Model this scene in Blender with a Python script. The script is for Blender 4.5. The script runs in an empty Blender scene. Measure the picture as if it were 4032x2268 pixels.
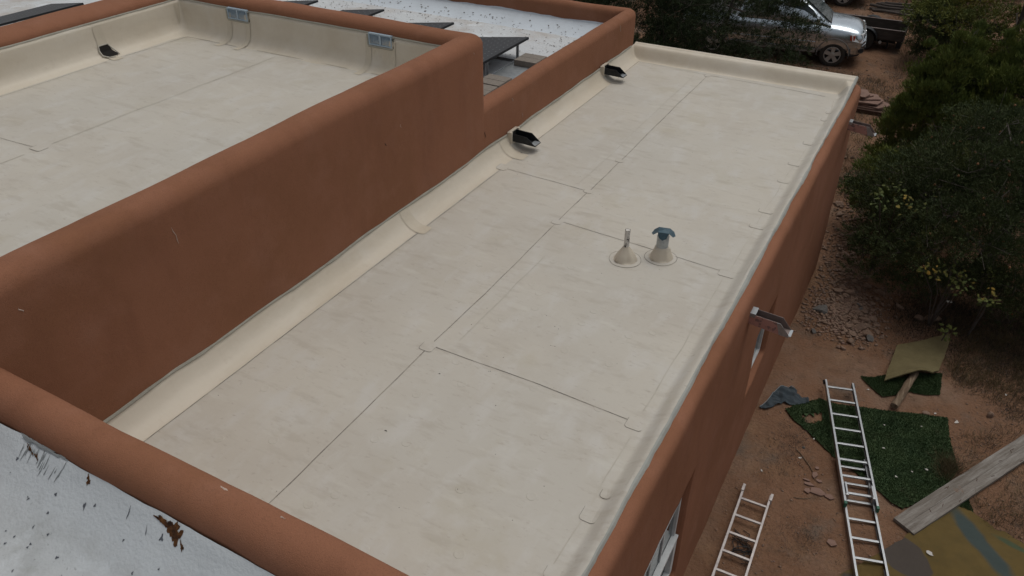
import bpy, bmesh, math, random
import numpy as np
from mathutils import Vector, Matrix, noise as mnoise
R = math.radians
C = bpy.context.scene.collection
random.seed(7); rng = np.random.default_rng(7)

# ------------------------------------------------------------------ camera
sc = bpy.context.scene
cam_d = bpy.data.cameras.new('camera'); cam = bpy.data.objects.new('camera', cam_d); C.objects.link(cam)
cam_d.sensor_width = 36.0; cam_d.lens = 3100.0 / 4032.0 * 36.0
cam_d.clip_start = 0.1; cam_d.clip_end = 500
_p, _y, _r = 0.59378588, -0.5017492, 0.0038
_f = Vector((math.sin(_y)*math.cos(_p), math.cos(_y)*math.cos(_p), -math.sin(_p)))
_rt = Vector((math.cos(_y), -math.sin(_y), 0)); _up = _rt.cross(_f)
_r2 = _rt*math.cos(_r) + _up*math.sin(_r); _u2 = -_rt*math.sin(_r) + _up*math.cos(_r)
mw = Matrix((( _r2.x, _u2.x, -_f.x, 0), (_r2.y, _u2.y, -_f.y, 0), (_r2.z, _u2.z, -_f.z, 8.1), (0, 0, 0, 1)))
cam.matrix_world = mw
sc.camera = cam

# ------------------------------------------------------------------ light (soft overcast)
SUN_EL, SUN_AZ = 71.0, 25.0          # elevation, azimuth measured from +Y towards +X
w = bpy.data.worlds.new('World'); sc.world = w; w.use_nodes = True
nt = w.node_tree; nt.nodes.clear()
sky = nt.nodes.new('ShaderNodeTexSky'); sky.sky_type = 'NISHITA'; sky.sun_disc = False
sky.sun_elevation = R(SUN_EL); sky.sun_rotation = R(SUN_AZ); sky.dust_density = 4.0; sky.air_density = 1.0
hs = nt.nodes.new('ShaderNodeHueSaturation'); hs.inputs['Saturation'].default_value = 0.14
bg = nt.nodes.new('ShaderNodeBackground'); bg.inputs['Strength'].default_value = 0.084
wo = nt.nodes.new('ShaderNodeOutputWorld')
nt.links.new(sky.outputs[0], hs.inputs['Color']); nt.links.new(hs.outputs[0], bg.inputs[0]); nt.links.new(bg.outputs[0], wo.inputs[0])
sl = bpy.data.lights.new('sun', 'SUN'); sun = bpy.data.objects.new('sun', sl); C.objects.link(sun)
sl.energy = 0.7; sl.angle = R(38); sl.color = (1.0, 0.93, 0.82)
_d = Vector((math.sin(R(SUN_AZ))*math.cos(R(SUN_EL)), math.cos(R(SUN_AZ))*math.cos(R(SUN_EL)), math.sin(R(SUN_EL))))
sun.rotation_euler = _d.to_track_quat('Z', 'Y').to_euler()
sc.view_settings.view_transform = 'Standard'; sc.view_settings.look = 'None'
sc.view_settings.exposure = 0.0; sc.view_settings.gamma = 1.0
sc.render.engine = 'CYCLES'

# ------------------------------------------------------------------ helpers
def tag(o, label=None, cat=None, group=None, kind=None):
    if label: o['label'] = label
    if cat: o['category'] = cat
    if group: o['group'] = group
    if kind: o['kind'] = kind
    return o

def empty(name, loc=(0, 0, 0), rz=0.0):
    o = bpy.data.objects.new(name, None); C.objects.link(o)
    o.location = loc; o.rotation_euler = (0, 0, rz); o.empty_display_size = 0.1
    return o

def link_mesh(name, me, mat=None, parent=None, smooth=False):
    if mat is not None:
        for m_ in (mat if isinstance(mat, (list, tuple)) else [mat]): me.materials.append(m_)
    if smooth: me.polygons.foreach_set('use_smooth', [True]*len(me.polygons))
    o = bpy.data.objects.new(name, me); C.objects.link(o)
    if parent is not None: o.parent = parent
    return o

def np_mesh(name, V, F):
    """V (n,3) array, F (m,k) array, k = 3 or 4"""
    V = np.asarray(V, np.float32); F = np.asarray(F, np.int32)
    me = bpy.data.meshes.new(name)
    me.vertices.add(len(V)); me.vertices.foreach_set('co', V.ravel())
    k = F.shape[1]
    me.loops.add(F.size); me.loops.foreach_set('vertex_index', F.ravel())
    me.polygons.add(len(F)); me.polygons.foreach_set('loop_start', np.arange(0, F.size, k, dtype=np.int32))
    me.polygons.foreach_set('loop_total', np.full(len(F), k, np.int32))
    me.update(calc_edges=True); me.validate()
    return me

def grid_faces(nu, nv, closed_u=False, off=0):
    """verts indexed [u*nv+v]"""
    u = np.arange(nu if closed_u else nu-1); v = np.arange(nv-1)
    U, Vv = np.meshgrid(u, v, indexing='ij'); U2 = (U+1) % nu
    return np.stack([U*nv+Vv, U2*nv+Vv, U2*nv+Vv+1, U*nv+Vv+1], -1).reshape(-1, 4)+off

class MB:
    """collects shapes into ONE mesh"""
    def __init__(s): s.v = []; s.f = []; s.m = []
    def add(s, vs, fs, mi=0):
        o = len(s.v); s.v += [tuple(q) for q in vs]; s.f += [tuple(i+o for i in q) for q in fs]; s.m += [mi]*len(fs); return s
    def box(s, x0, x1, y0, y1, z0, z1, M=None, mi=0):
        vs = [Vector(q) for q in ((x0, y0, z0), (x1, y0, z0), (x1, y1, z0), (x0, y1, z0), (x0, y0, z1), (x1, y0, z1), (x1, y1, z1), (x0, y1, z1))]
        if M is not None: vs = [M @ q for q in vs]
        return s.add(vs, [(0, 3, 2, 1), (4, 5, 6, 7), (0, 1, 5, 4), (1, 2, 6, 5), (2, 3, 7, 6), (3, 0, 4, 7)], mi)
    def tube(s, pts, r, n=8, cap=True, mi=0, flat=1.0):
        pts = [Vector(q) for q in pts]; rr = r if isinstance(r, (list, tuple)) else [r]*len(pts)
        vs = []; fs = []
        ref = Vector((0, 0, 1))
        for i, q in enumerate(pts):
            t = (pts[min(i+1, len(pts)-1)]-pts[max(i-1, 0)]).normalized()
            a = t.cross(ref)
            if a.length < 1e-3: a = t.cross(Vector((1, 0, 0)))
            a.normalize(); b = a.cross(t)
            for k in range(n):
                an = 2*math.pi*k/n; vs.append(q+a*math.cos(an)*rr[i]+b*math.sin(an)*rr[i]*flat)
        for i in range(len(pts)-1):
            for k in range(n):
                k2 = (k+1) % n; fs.append((i*n+k, i*n+k2, (i+1)*n+k2, (i+1)*n+k))
        if cap: fs += [tuple(range(n))[::-1], tuple(range((len(pts)-1)*n, len(pts)*n))]
        return s.add(vs, fs, mi)
    def lathe(s, c, prof, n=24, mi=0, M=None, cap=True):
        """prof list of (r, z) around +Z through c"""
        vs = []; fs = []; c = Vector(c)
        for (r, z) in prof:
            for k in range(n):
                an = 2*math.pi*k/n; q = Vector((r*math.cos(an), r*math.sin(an), z))
                if M is not None: q = M @ q
                vs.append(c+q)
        for i in range(len(prof)-1):
            for k in range(n):
                k2 = (k+1) % n; fs.append((i*n+k, i*n+k2, (i+1)*n+k2, (i+1)*n+k))
        if cap: fs += [tuple(range(n))[::-1], tuple(range((len(prof)-1)*n, len(prof)*n))]
        return s.add(vs, fs, mi)
    def prism(s, poly, axis, a0, a1, M=None, mi=0):
        """2D polygon extruded along axis ('x','y','z')"""
        def mk(p, a):
            q = {'x': (a, p[0], p[1]), 'y': (p[0], a, p[1]), 'z': (p[0], p[1], a)}[axis]
            q = Vector(q); return M @ q if M is not None else q
        n = len(poly); vs = [mk(p, a0) for p in poly]+[mk(p, a1) for p in poly]
        fs = [tuple(range(n)), tuple(range(2*n-1, n-1, -1))]+[(i, i+n, (i+1) % n+n, (i+1) % n) for i in range(n)]
        return s.add(vs, fs, mi)
    def mesh(s, name, fix=True):
        me = bpy.data.meshes.new(name); me.from_pydata([tuple(q) for q in s.v], [], s.f)
        me.polygons.foreach_set('material_index', s.m)
        if fix:
            bm = bmesh.new(); bm.from_mesh(me); bmesh.ops.recalc_face_normals(bm, faces=bm.faces); bm.to_mesh(me); bm.free()
        return me
    def build(s, name, mat, parent=None, smooth=False, bevel=0.0, seg=2):
        me = s.mesh(name)
        if bevel > 0:
            bm = bmesh.new(); bm.from_mesh(me)
            es = [e for e in bm.edges if e.is_manifold and e.calc_face_angle(0) > 0.5]
            bmesh.ops.bevel(bm, geom=es, offset=bevel, segments=seg, affect='EDGES', profile=0.6, clamp_overlap=True)
            bm.to_mesh(me); bm.free()
        o = link_mesh(name, me, mat, parent)
        if smooth:
            me.polygons.foreach_set('use_smooth', [True]*len(me.polygons))
            try: me.set_sharp_from_angle(angle=R(38))
            except Exception: pass
        return o

def fbm(x, y, z=0.0, s=1.0, o=3):
    return mnoise.fractal(Vector((x*s, y*s, z*s)), 1.0, 2.0, o)

# ------------------------------------------------------------------ materials
def mat(name, col, rough=0.8, metal=0.0, spec=0.5, var=None, var_scale=3.0, bump=0.0, bump_scale=60.0, coat=0.0,
        var2=None, var2_scale=20.0, var2_pos=(0.55, 0.7), detail=6.0, stretch=(1, 1, 1)):
    m = bpy.data.materials.new(name); m.use_nodes = True; n = m.node_tree; b = n.nodes['Principled BSDF']
    b.inputs['Roughness'].default_value = rough; b.inputs['Metallic'].default_value = metal
    b.inputs['Specular IOR Level'].default_value = spec; b.inputs['Coat Weight'].default_value = coat
    tc = n.nodes.new('ShaderNodeTexCoord'); mp = n.nodes.new('ShaderNodeMapping'); mp.inputs['Scale'].default_value = stretch
    n.links.new(tc.outputs['Object'], mp.inputs[0])
    last = None
    rgb = n.nodes.new('ShaderNodeRGB'); rgb.outputs[0].default_value = (*col, 1); last = rgb.outputs[0]
    def mixin(last, c2, scale, lo, hi):
        nz = n.nodes.new('ShaderNodeTexNoise'); nz.inputs['Scale'].default_value = scale; nz.inputs['Detail'].default_value = detail
        nz.inputs['Roughness'].default_value = 0.6
        n.links.new(mp.outputs[0], nz.inputs['Vector'])
        rp = n.nodes.new('ShaderNodeMapRange'); rp.inputs['From Min'].default_value = lo; rp.inputs['From Max'].default_value = hi
        n.links.new(nz.outputs['Fac'], rp.inputs['Value'])
        mx = n.nodes.new('ShaderNodeMix'); mx.data_type = 'RGBA'
        n.links.new(rp.outputs[0], mx.inputs['Factor']); n.links.new(last, mx.inputs[6]); mx.inputs[7].default_value = (*c2, 1)
        return mx.outputs[2]
    if var is not None: last = mixin(last, var, var_scale, 0.35, 0.7)
    if var2 is not None: last = mixin(last, var2, var2_scale, *var2_pos)
    n.links.new(last, b.inputs['Base Color'])
    if bump > 0:
        nz = n.nodes.new('ShaderNodeTexNoise'); nz.inputs['Scale'].default_value = bump_scale; nz.inputs['Detail'].default_value = 5.0
        n.links.new(mp.outputs[0], nz.inputs['Vector'])
        bp = n.nodes.new('ShaderNodeBump'); bp.inputs['Strength'].default_value = min(1.0, bump); bp.inputs['Distance'].default_value = 0.01
        n.links.new(nz.outputs['Fac'], bp.inputs['Height']); n.links.new(bp.outputs[0], b.inputs['Normal'])
    m['b'] = 1
    return m

def nd(m, t, **kw):
    x = m.node_tree.nodes.new(t)
    for k, v in kw.items():
        if hasattr(x, k) and not k[0].isupper(): setattr(x, k, v)
        else: x.inputs[k.replace('_', ' ')].default_value = v
    return x

def lk(m, a, b): m.node_tree.links.new(a, b)

def layered(name, base, layers, rough=0.8, spec=0.3, bumps=(), coord='Object'):
    """layers: (colour, scale, lo, hi, detail, stretch, offset, amount)"""
    m = bpy.data.materials.new(name); m.use_nodes = True; b = m.node_tree.nodes['Principled BSDF']
    b.inputs['Roughness'].default_value = rough; b.inputs['Specular IOR Level'].default_value = spec
    tc = nd(m, 'ShaderNodeTexCoord'); rgb = nd(m, 'ShaderNodeRGB'); rgb.outputs[0].default_value = (*base, 1); last = rgb.outputs[0]
    for (c, s_, lo, hi, det, st, off, amt) in layers:
        mp = nd(m, 'ShaderNodeMapping'); mp.inputs['Scale'].default_value = st; mp.inputs['Location'].default_value = (off, off*1.7, off*.3)
        lk(m, tc.outputs[coord], mp.inputs[0])
        nz = nd(m, 'ShaderNodeTexNoise', Scale=s_, Detail=det, Roughness=0.62); lk(m, mp.outputs[0], nz.inputs['Vector'])
        rp = nd(m, 'ShaderNodeMapRange'); rp.inputs['From Min'].default_value = lo; rp.inputs['From Max'].default_value = hi; rp.inputs['To Max'].default_value = amt
        lk(m, nz.outputs['Fac'], rp.inputs['Value'])
        mx = nd(m, 'ShaderNodeMix', data_type='RGBA'); lk(m, rp.outputs[0], mx.inputs['Factor']); lk(m, last, mx.inputs[6]); mx.inputs[7].default_value = (*c, 1)
        last = mx.outputs[2]
    lk(m, last, b.inputs['Base Color'])
    nrm = None
    for (s_, strength, dist, det) in bumps:
        nz = nd(m, 'ShaderNodeTexNoise', Scale=s_, Detail=det); lk(m, tc.outputs[coord], nz.inputs['Vector'])
        bp = nd(m, 'ShaderNodeBump', Strength=strength, Distance=dist); lk(m, nz.outputs['Fac'], bp.inputs['Height'])
        if nrm is not None: lk(m, nrm, bp.inputs['Normal'])
        nrm = bp.outputs[0]
    if nrm is not None: lk(m, nrm, b.inputs['Normal'])
    return m

S1 = (1, 1, 1)
M = {}
M['stucco'] = layered('stucco', (0.278, 0.126, 0.074), [
    ((0.243, 0.110, 0.061), 0.55, 0.42, 0.60, 5, S1, 0, 0.95),
    ((0.300, 0.146, 0.094), 2.2, 0.5, 0.75, 6, S1, 5, 0.7),
    ((0.190, 0.082, 0.048), 1.3, 0.52, 0.75, 6, (2, 2, 0.6), 9, 0.40),
    ((0.165, 0.072, 0.044), 110, 0.50, 0.72, 4, S1, 2, 0.55)], rough=0.93, spec=0.18,
    bumps=[(160, 0.5, 0.006, 3), (9, 0.25, 0.02, 4)])
M['membrane'] = layered('membrane', (0.530, 0.497, 0.436), [
    ((0.498, 0.474, 0.425), 0.5, 0.4, 0.62, 3, S1, 3, 0.8),
    ((0.462, 0.424, 0.368), 0.9, 0.46, 0.72, 11, (1, 1.3, 1), 0, 0.70),
    ((0.550, 0.532, 0.495), 2.4, 0.50, 0.66, 8, (1.6, .8, 1), 51, 0.70),
    ((0.410, 0.372, 0.315), 4.2, 0.55, 0.72, 10, (0.6, 1.8, 1), 13, 0.60),
    ((0.420, 0.375, 0.275), 1.1, 0.575, 0.68, 11, S1, 31, 0.34),
    ((0.36, 0.31, 0.26), 13.0, 0.60, 0.72, 10, (1, 2.4, 1), 21, 0.55),
    ((0.40, 0.36, 0.30), 3.2, 0.575, 0.66, 12, (.55, 1.9, 1), 77, 0.40),
    ((0.565, 0.545, 0.49), 1.8, 0.58, 0.70, 4, (1, 3, 1), 44, 0.6)], rough=0.62, spec=0.35,
    bumps=[(1.6, 0.45, 0.035, 4), (14, 0.12, 0.01, 4)])
M['flashing'] = layered('flashing', (0.615, 0.560, 0.468), [
    ((0.540, 0.475, 0.375), 1.6, 0.42, 0.68, 6, (1, .4, 1), 0, 0.9),
    ((0.63, 0.59, 0.52), 2.3, 0.55, 0.75, 5, (1, .5, 1), 8, 0.8),
    ((0.46, 0.39, 0.30), 7, 0.6, 0.8, 8, (1, 1, 1), 3, 0.4)], rough=0.5, spec=0.4,
    bumps=[(2.2, 0.5, 0.03, 4), (9, 0.2, 0.012, 4)])
M['patch'] = layered('patch', (0.495, 0.470, 0.415), [((0.46, 0.43, 0.365), 5, 0.45, 0.7, 6, S1, 0, 0.7)], rough=0.6, spec=0.3)
M['tape'] = layered('tape', (0.555, 0.500, 0.405), [((0.585, 0.53, 0.435), 9, 0.45, 0.7, 5, S1, 0, 0.8)], rough=0.55, spec=0.35, bumps=[(20, .3, .01, 3)])
M['seam'] = layered('seam', (0.15, 0.135, 0.12), [((0.38, 0.345, 0.29), 7, 0.42, 0.60, 6, S1, 0, 0.9)], rough=0.9)
M['faint'] = layered('faint_line', (0.44, 0.41, 0.355), [((0.50, 0.47, 0.41), 6, 0.38, 0.52, 6, S1, 4, 1.0)], rough=0.8)
M['caulk'] = layered('caulk', (0.36, 0.35, 0.30), [((0.27, 0.26, 0.22), 6, 0.4, 0.7, 5, S1, 0, 0.8)], rough=0.7, bumps=[(30, .5, .01, 3)])
M['edge_caulk'] = layered('edge_caulk', (0.36, 0.37, 0.345), [((0.29, 0.30, 0.28), 5, 0.4, 0.7, 5, S1, 0, 0.8)], rough=0.6, bumps=[(25, .4, .01, 3)])
M['white_coat'] = layered('white_coat', (0.58, 0.61, 0.63), [
    ((0.56, 0.58, 0.60), 1.2, 0.4, 0.62, 6, S1, 0, 0.8),
    ((0.42, 0.37, 0.32), 0.9, 0.50, 0.66, 10, S1, 12, 0.65),
    ((0.40, 0.35, 0.30), 6.0, 0.60, 0.72, 10, S1, 4, 0.7),
    ((0.16, 0.15, 0.14), 34.0, 0.665, 0.71, 8, S1, 17, 0.85),
    ((0.68, 0.72, 0.75), 2.5, 0.56, 0.7, 6, S1, 40, 0.9)], rough=0.7, spec=0.25,
    bumps=[(26, 0.7, 0.012, 6), (5, .3, .03, 4)])
M['white_coat_smooth'] = layered('white_coat_smooth', (0.60, 0.665, 0.73), [
    ((0.53, 0.58, 0.63), 1.8, 0.45, 0.68, 6, S1, 0, 0.8),
    ((0.25, 0.22, 0.20), 14.0, 0.67, 0.74, 8, (1, 1, .4), 17, 0.75)], rough=0.65, spec=0.3, bumps=[(12, .3, .015, 5)])
M['rough_coat'] = layered('rough_white_coat', (0.50, 0.53, 0.55), [
    ((0.36, 0.38, 0.39), 2.2, 0.4, 0.65, 7, S1, 0, 0.8), ((0.30, 0.31, 0.30), 3.5, 0.50, 0.66, 9, (1, 1, 1), 12, 0.8),
    ((0.12, 0.12, 0.12), 40.0, 0.62, 0.70, 8, S1, 17, 0.85), ((0.55, 0.59, 0.62), 3.5, 0.56, 0.7, 6, S1, 40, 0.9)], rough=0.75, spec=0.25,
    bumps=[(45, 0.6, 0.008, 6), (8, .2, .02, 4)])
M['rough_cove'] = layered('white_cove', (0.47, 0.52, 0.56), [((0.42, 0.455, 0.485), 2.5, 0.42, 0.66, 6, S1, 0, 0.8), ((0.2, .19, .18), 30, 0.66, 0.72, 8, S1, 7, .7)], rough=0.7, bumps=[(14, .35, .015, 5), (60, .4, .006, 4)])
M['rust'] = layered('rust', (0.07, 0.028, 0.010), [((0.15, 0.065, 0.018), 22, 0.45, 0.65, 6, S1, 0, 0.9), ((0.015, 0.008, 0.006), 14, 0.5, 0.62, 6, S1, 5, 0.9)], rough=0.95, bumps=[(60, 1, .01, 5)])
M['fleck'] = mat('grey_fleck', (0.09, 0.10, 0.12), 0.9)
M['black_metal'] = layered('black_metal', (0.012, 0.014, 0.017), [((0.035, 0.04, 0.045), 6, 0.5, 0.75, 6, S1, 0, 0.8)], rough=0.5, spec=0.3)
M['galv'] = layered('galvanised', (0.42, 0.45, 0.47), [((0.30, 0.33, 0.36), 14, 0.45, 0.65, 5, S1, 0, 0.9)], rough=0.42, spec=0.5)
M['galv'].node_tree.nodes['Principled BSDF'].inputs['Metallic'].default_value = 0.7
M['vent_blue'] = layered('weathered_vent', (0.045, 0.090, 0.120), [((0.09, 0.14, 0.17), 9, 0.45, 0.7, 5, S1, 0, 0.8)], rough=0.5, spec=0.5)
M['vent_blue'].node_tree.nodes['Principled BSDF'].inputs['Metallic'].default_value = 0.4
M['white_pipe'] = layered('scuffed_pipe', (0.62, 0.60, 0.56), [((0.06, 0.05, 0.045), 30, 0.55, 0.6, 5, (1, 1, .6), 3, 1.0)], rough=0.55)
M['pink_paint'] = layered('peeling_pink_paint', (0.46, 0.26, 0.225), [((0.17, 0.12, 0.12), 16, 0.56, 0.6, 6, S1, 3, 1.0), ((0.40, 0.21, 0.175), 5, .4, .7, 4, S1, 1, .7)], rough=0.65)
M['brown_metal'] = mat('brown_metal', (0.22, 0.175, 0.165), 0.55, 0.2, 0.5, var=(0.13, 0.10, 0.09), var_scale=8)
M['frame_white'] = mat('white_frame', (0.62, 0.65, 0.66), 0.45, var=(0.5, 0.52, 0.53), var_scale=9)
M['glass'] = mat('window_glass', (0.03, 0.045, 0.05), 0.06, 0.0, 0.9)
M['panel'] = None
M['alu'] = mat('aluminium', (0.44, 0.46, 0.48), 0.38, 0.75, 0.5, var=(0.36, 0.38, 0.4), var_scale=20)
M['concrete'] = layered('concrete_block', (0.22, 0.195, 0.17), [((0.28, 0.25, 0.22), 12, 0.4, 0.7, 6, S1, 0, 0.8), ((0.12, .11, .1), 60, 0.6, 0.7, 4, S1, 3, .6)], rough=0.95, bumps=[(90, .6, .006, 4)])
M['louver'] = mat('louver_metal', (0.40, 0.50, 0.58), 0.5, 0.0, 0.5, var=(0.28, 0.37, 0.46), var_scale=30)
M['dark_hole'] = mat('dark_opening', (0.010, 0.008, 0.007), 0.95)
M['white_scar'] = mat('chalky_scar', (0.46, 0.36, 0.30), 0.9)
M['dark_scar'] = mat('dark_scar', (0.06, 0.03, 0.02), 0.9)

def blend_y(m, col, y0, y1):
    b = m.node_tree.nodes['Principled BSDF']; last = b.inputs['Base Color'].links[0].from_socket
    tc = nd(m, 'ShaderNodeTexCoord'); sp_ = nd(m, 'ShaderNodeSeparateXYZ'); lk(m, tc.outputs['Object'], sp_.inputs[0])
    nz = nd(m, 'ShaderNodeTexNoise', Scale=3.5, Detail=8.0); lk(m, tc.outputs['Object'], nz.inputs['Vector'])
    ma = nd(m, 'ShaderNodeMath', operation='MULTIPLY_ADD'); lk(m, nz.outputs['Fac'], ma.inputs[0]); ma.inputs[1].default_value = .5; lk(m, sp_.outputs['Y'], ma.inputs[2])
    rp = nd(m, 'ShaderNodeMapRange'); rp.inputs['From Min'].default_value = y0+.25; rp.inputs['From Max'].default_value = y1+.25; rp.inputs['To Max'].default_value = .9; lk(m, ma.outputs[0], rp.inputs['Value'])
    mx = nd(m, 'ShaderNodeMix', data_type='RGBA'); lk(m, rp.outputs[0], mx.inputs['Factor']); lk(m, last, mx.inputs[6]); mx.inputs[7].default_value = (*col, 1); lk(m, mx.outputs[2], b.inputs['Base Color'])
blend_y(M['rough_coat'], (0.54, 0.585, 0.62), 1.15, 1.48)

# ------------------------------------------------------------------ ground
def smooth(t): t = max(0.0, min(1.0, t)); return t*t*(3-2*t)
def gz(x, y):
    e = smooth((x+0.9)/0.5)*smooth((y-2)/3) if y < 14 else 1.0
    return e*(0.05*fbm(x, y, 0, 0.45, 3) + 0.012*fbm(x, y, 4, 3.0, 3))

def axis(segs):
    out = []
    for a, b, n in segs: out += list(np.linspace(a, b, n, endpoint=False))
    out.append(segs[-1][1]); return np.array(out)
xs = axis([(-90, -14, 12), (-14, -1.2, 60), (-1.2, 5, 120), (5, 14, 30), (14, 90, 12)])
ys = axis([(-60, 0, 10), (0, 6, 20), (6, 18, 200), (18, 40, 160), (40, 140, 12)])
V = np.array([(x, y, gz(x, y)) for x in xs for y in ys])
M['dirt'] = layered('dirt', (0.205, 0.116, 0.073), [
    ((0.175, 0.098, 0.060), 0.55, 0.42, 0.62, 5, S1, 0, 0.9),
    ((0.225, 0.150, 0.108), 0.9, 0.50, 0.68, 8, S1, 7, 0.8),
    ((0.140, 0.114, 0.094), 1.6, 0.56, 0.70, 9, S1, 15, 0.75),
    ((0.270, 0.165, 0.100), 0.8, 0.53, 0.66, 6, S1, 61, 0.6),
    ((0.115, 0.076, 0.052), 5.0, 0.52, 0.72, 8, S1, 21, 0.6),
    ((0.250, 0.180, 0.140), 30, 0.60, 0.70, 5, S1, 33, 0.6),
    ((0.060, 0.040, 0.030), 55, 0.58, 0.70, 4, S1, 39, 0.7)], rough=0.97, spec=0.1,
    bumps=[(4, 0.6, 0.08, 5), (22, 0.8, 0.03, 6), (90, 0.8, 0.01, 4)])
g = link_mesh('ground', np_mesh('ground', V, grid_faces(len(xs), len(ys))), M['dirt'], None, True)
tag(g, 'reddish brown dirt yard beside and behind the house', kind='structure')

# ------------------------------------------------------------------ house
house = tag(empty('adobe_house', (-5, 8, 0)), 'low terracotta stucco house with flat cream and white roofs at several levels', 'house')
HI = Matrix.Translation((5, -8, 0))     # house children are built in world coordinates
def hpart(o, parent=None):
    o.parent = parent or house
    if parent is None: o.matrix_parent_inverse = HI
    return o

def wob(x, y, z): return 0.014*fbm(x, y, z, 0.9, 2) + 0.003*fbm(x, y, z, 5.0, 2)

def sweep(path, prof, inset=None, amp=1.0, zwave=0.012):
    """path [(x, y, nx, ny)], prof [(d, z)]; d along the outward normal"""
    V = []
    for (x, y, nx, ny) in path:
        for (d, z) in prof:
            if inset is not None: dd = d - inset(x, y, z)
            else: dd = d
            q = wob(x, y, z)*amp if d > -1 else 0
            zz = z + zwave*fbm(x, y, 0, 0.8, 2)*smooth((z-prof[0][1])/0.6)
            V.append((x+nx*(dd+q), y+ny*(dd+q), zz))
    return np.array(V), grid_faces(len(path), len(prof))

def arc_profile(z0, zt, th, r_out, r_in, zin, n=9, slope=0.0):
    """outer face d=0 from z0 up, rounded crest of thickness th, down the inner face to zin"""
    P = [(0, z) for z in np.arange(z0, zt-r_out-0.02, 0.22)]
    for k in range(n+1):
        a = math.pi/2*k/n; P.append((-r_out*(1-math.cos(a)), zt-r_out+r_out*math.sin(a)))
    for k in range(n+1):
        a = math.pi/2*k/n; P.append((-(th-r_in)-r_in*math.sin(a), zt-r_in+r_in*math.cos(a)+slope))
    for z in np.arange(zt-r_in-0.05, zin-0.001, -0.1): P.append((-th, z))
    P.append((-th, zin)); return P

def corner(cx, cy, r, a0, a1, n=8):
    return [(cx+r*math.cos(R(a0+(a1-a0)*k/n)), cy+r*math.sin(R(a0+(a1-a0)*k/n)), math.cos(R(a0+(a1-a0)*k/n)), math.sin(R(a0+(a1-a0)*k/n))) for k in range(n+1)]

# --- east wing wall with two window niches
NICHES = [(3.95, 5.56, 0.72, 2.33), (7.98, 8.98, 1.42, 2.33)]
def inset(x, y, z):
    if x < -1.3: return 0.0
    t = 0.0
    for (a, b, c, d) in NICHES:
        u = smooth((y-a)/0.05+.5)*smooth((b-y)/0.07+.5)*smooth((z-c)/0.06+.5)*smooth((d-z)/0.035+.5)
        t = max(t, u)
    return t*0.15
py = list(axis([(-6, 3.7, 25), (3.7, 5.8, 120), (5.8, 7.8, 15), (7.8, 9.2, 80), (9.2, 13.85, 28)]))[:-1]
path = [(-1.02, y, 1, 0) for y in py] + corner(-1.24, 13.93, 0.22, 0, 90, 10) + [(x, 14.15, 0, 1) for x in np.linspace(-1.5, -5.0, 16)]
zz = list(np.arange(-0.3, 0.6, 0.15))+list(np.arange(0.6, 2.5, 0.025))+list(np.arange(2.5, 3.4, 0.1))
prof = [(0, z) for z in zz]
for k in range(9):
    a = math.pi/2*k/8; prof.append((-0.150*(1-math.cos(a)**0.62), 3.43+0.137*math.sin(a)**0.75))
prof += [(-0.154, 3.53), (-0.158, 3.42)]
V, F = sweep(path, prof, inset)
hpart(link_mesh('stucco_wall', np_mesh('stucco_wall', V, F), M['stucco'], None, True))['label'] = 'long east wall with rounded top edge and recessed windows'

# --- low wall round the panel roof (open path) 
ps = [(-5.05, y, 1, 0) for y in np.arange(8.3, 13.7, 0.15)] + corner(-5.27, 13.75, 0.22, 0, 90, 8) + [(x, 13.97, 0, 1) for x in np.arange(-5.5, -26, -0.2)]
def low_prof(th): return arc_profile(3.2, 4.32, th, 0.11, 0.11, 3.7, 8)
V, F = sweep(ps, low_prof(0.27), zwave=0.02)
# miter: keep inner points from crossing at the corner
hpart(link_mesh('parapet', np_mesh('parapet', V, F), M['stucco'], None, True))['label'] = 'low parapet around the roof with solar panels'

# --- tall room: nested rounded rectangles
def rrect(x0, x1, y0, y1, r, ds=0.15, nc=8, N=None):
    P = []
    r = max(r, 0.02)
    for (ax, ay, bx, by, cx, cy, a0) in ((x1, y0+r, x1, y1-r, x1-r, y1-r, 0), (x1-r, y1, x0+r, y1, x0+r, y1-r, 90), (x0, y1-r, x0, y0+r, x0+r, y0+r, 180), (x0+r, y0, x1-r, y0, x1-r, y0+r, 270)):
        n = N[(a0//90) % 2]
        P += [(ax+(bx-ax)*k/n, ay+(by-ay)*k/n) for k in range(n)]
        P += [(cx+r*math.cos(R(a0+90*k/nc)), cy+r*math.sin(R(a0+90*k/nc))) for k in range(nc)]
    return P
def ring_mesh(rings, cap=None, N=(80, 40), amp=1.0, zwave=0.0):
    V = []; nv = len(rings)
    cols = [rrect(*q[:5], N=N) for q in rings]
    n = len(cols[0])
    for i in range(n):
        for j, q in enumerate(rings):
            x, y = cols[j][i]; z = q[5]
            a = wob(x*1.3, y*1.3, z)*amp
            V.append((x+a, y+a*.7, z+zwave*fbm(x, y, 0, .8, 2)))
    F = grid_faces(n, nv, closed_u=True)
    return np.array(V), F
X0, X1, Y0, Y1 = -10.78, -5.04, -4.0, 8.55
RI = (0.34, 0.60, 0.35, 0.35)     # wall thickness east, west, north, south
rings = []
def rr_at(t, z, r): return (X0+RI[1]*t, X1-RI[0]*t, Y0+RI[3]*t, Y1-RI[2]*t, r, z)
for z in np.arange(3.2, 5.0, 0.25): rings.append(rr_at(0, z, 0.2))
for k in range(9):
    a = math.pi/2*k/8; rings.append(rr_at(0.42*(1-math.cos(a)), 5.10+0.145*math.sin(a), 0.2-0.1*k/8))
for k in range(1, 9):
    a = math.pi/2*k/8; rings.append(rr_at(0.58+0.40*math.sin(a), 5.13+0.115*math.cos(a), 0.08-0.05*k/8))
rings += [rr_at(1.0, 5.0, 0.03), rr_at(1.0, 4.55, 0.03)]
V, F = ring_mesh(rings, zwave=0.012)
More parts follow.
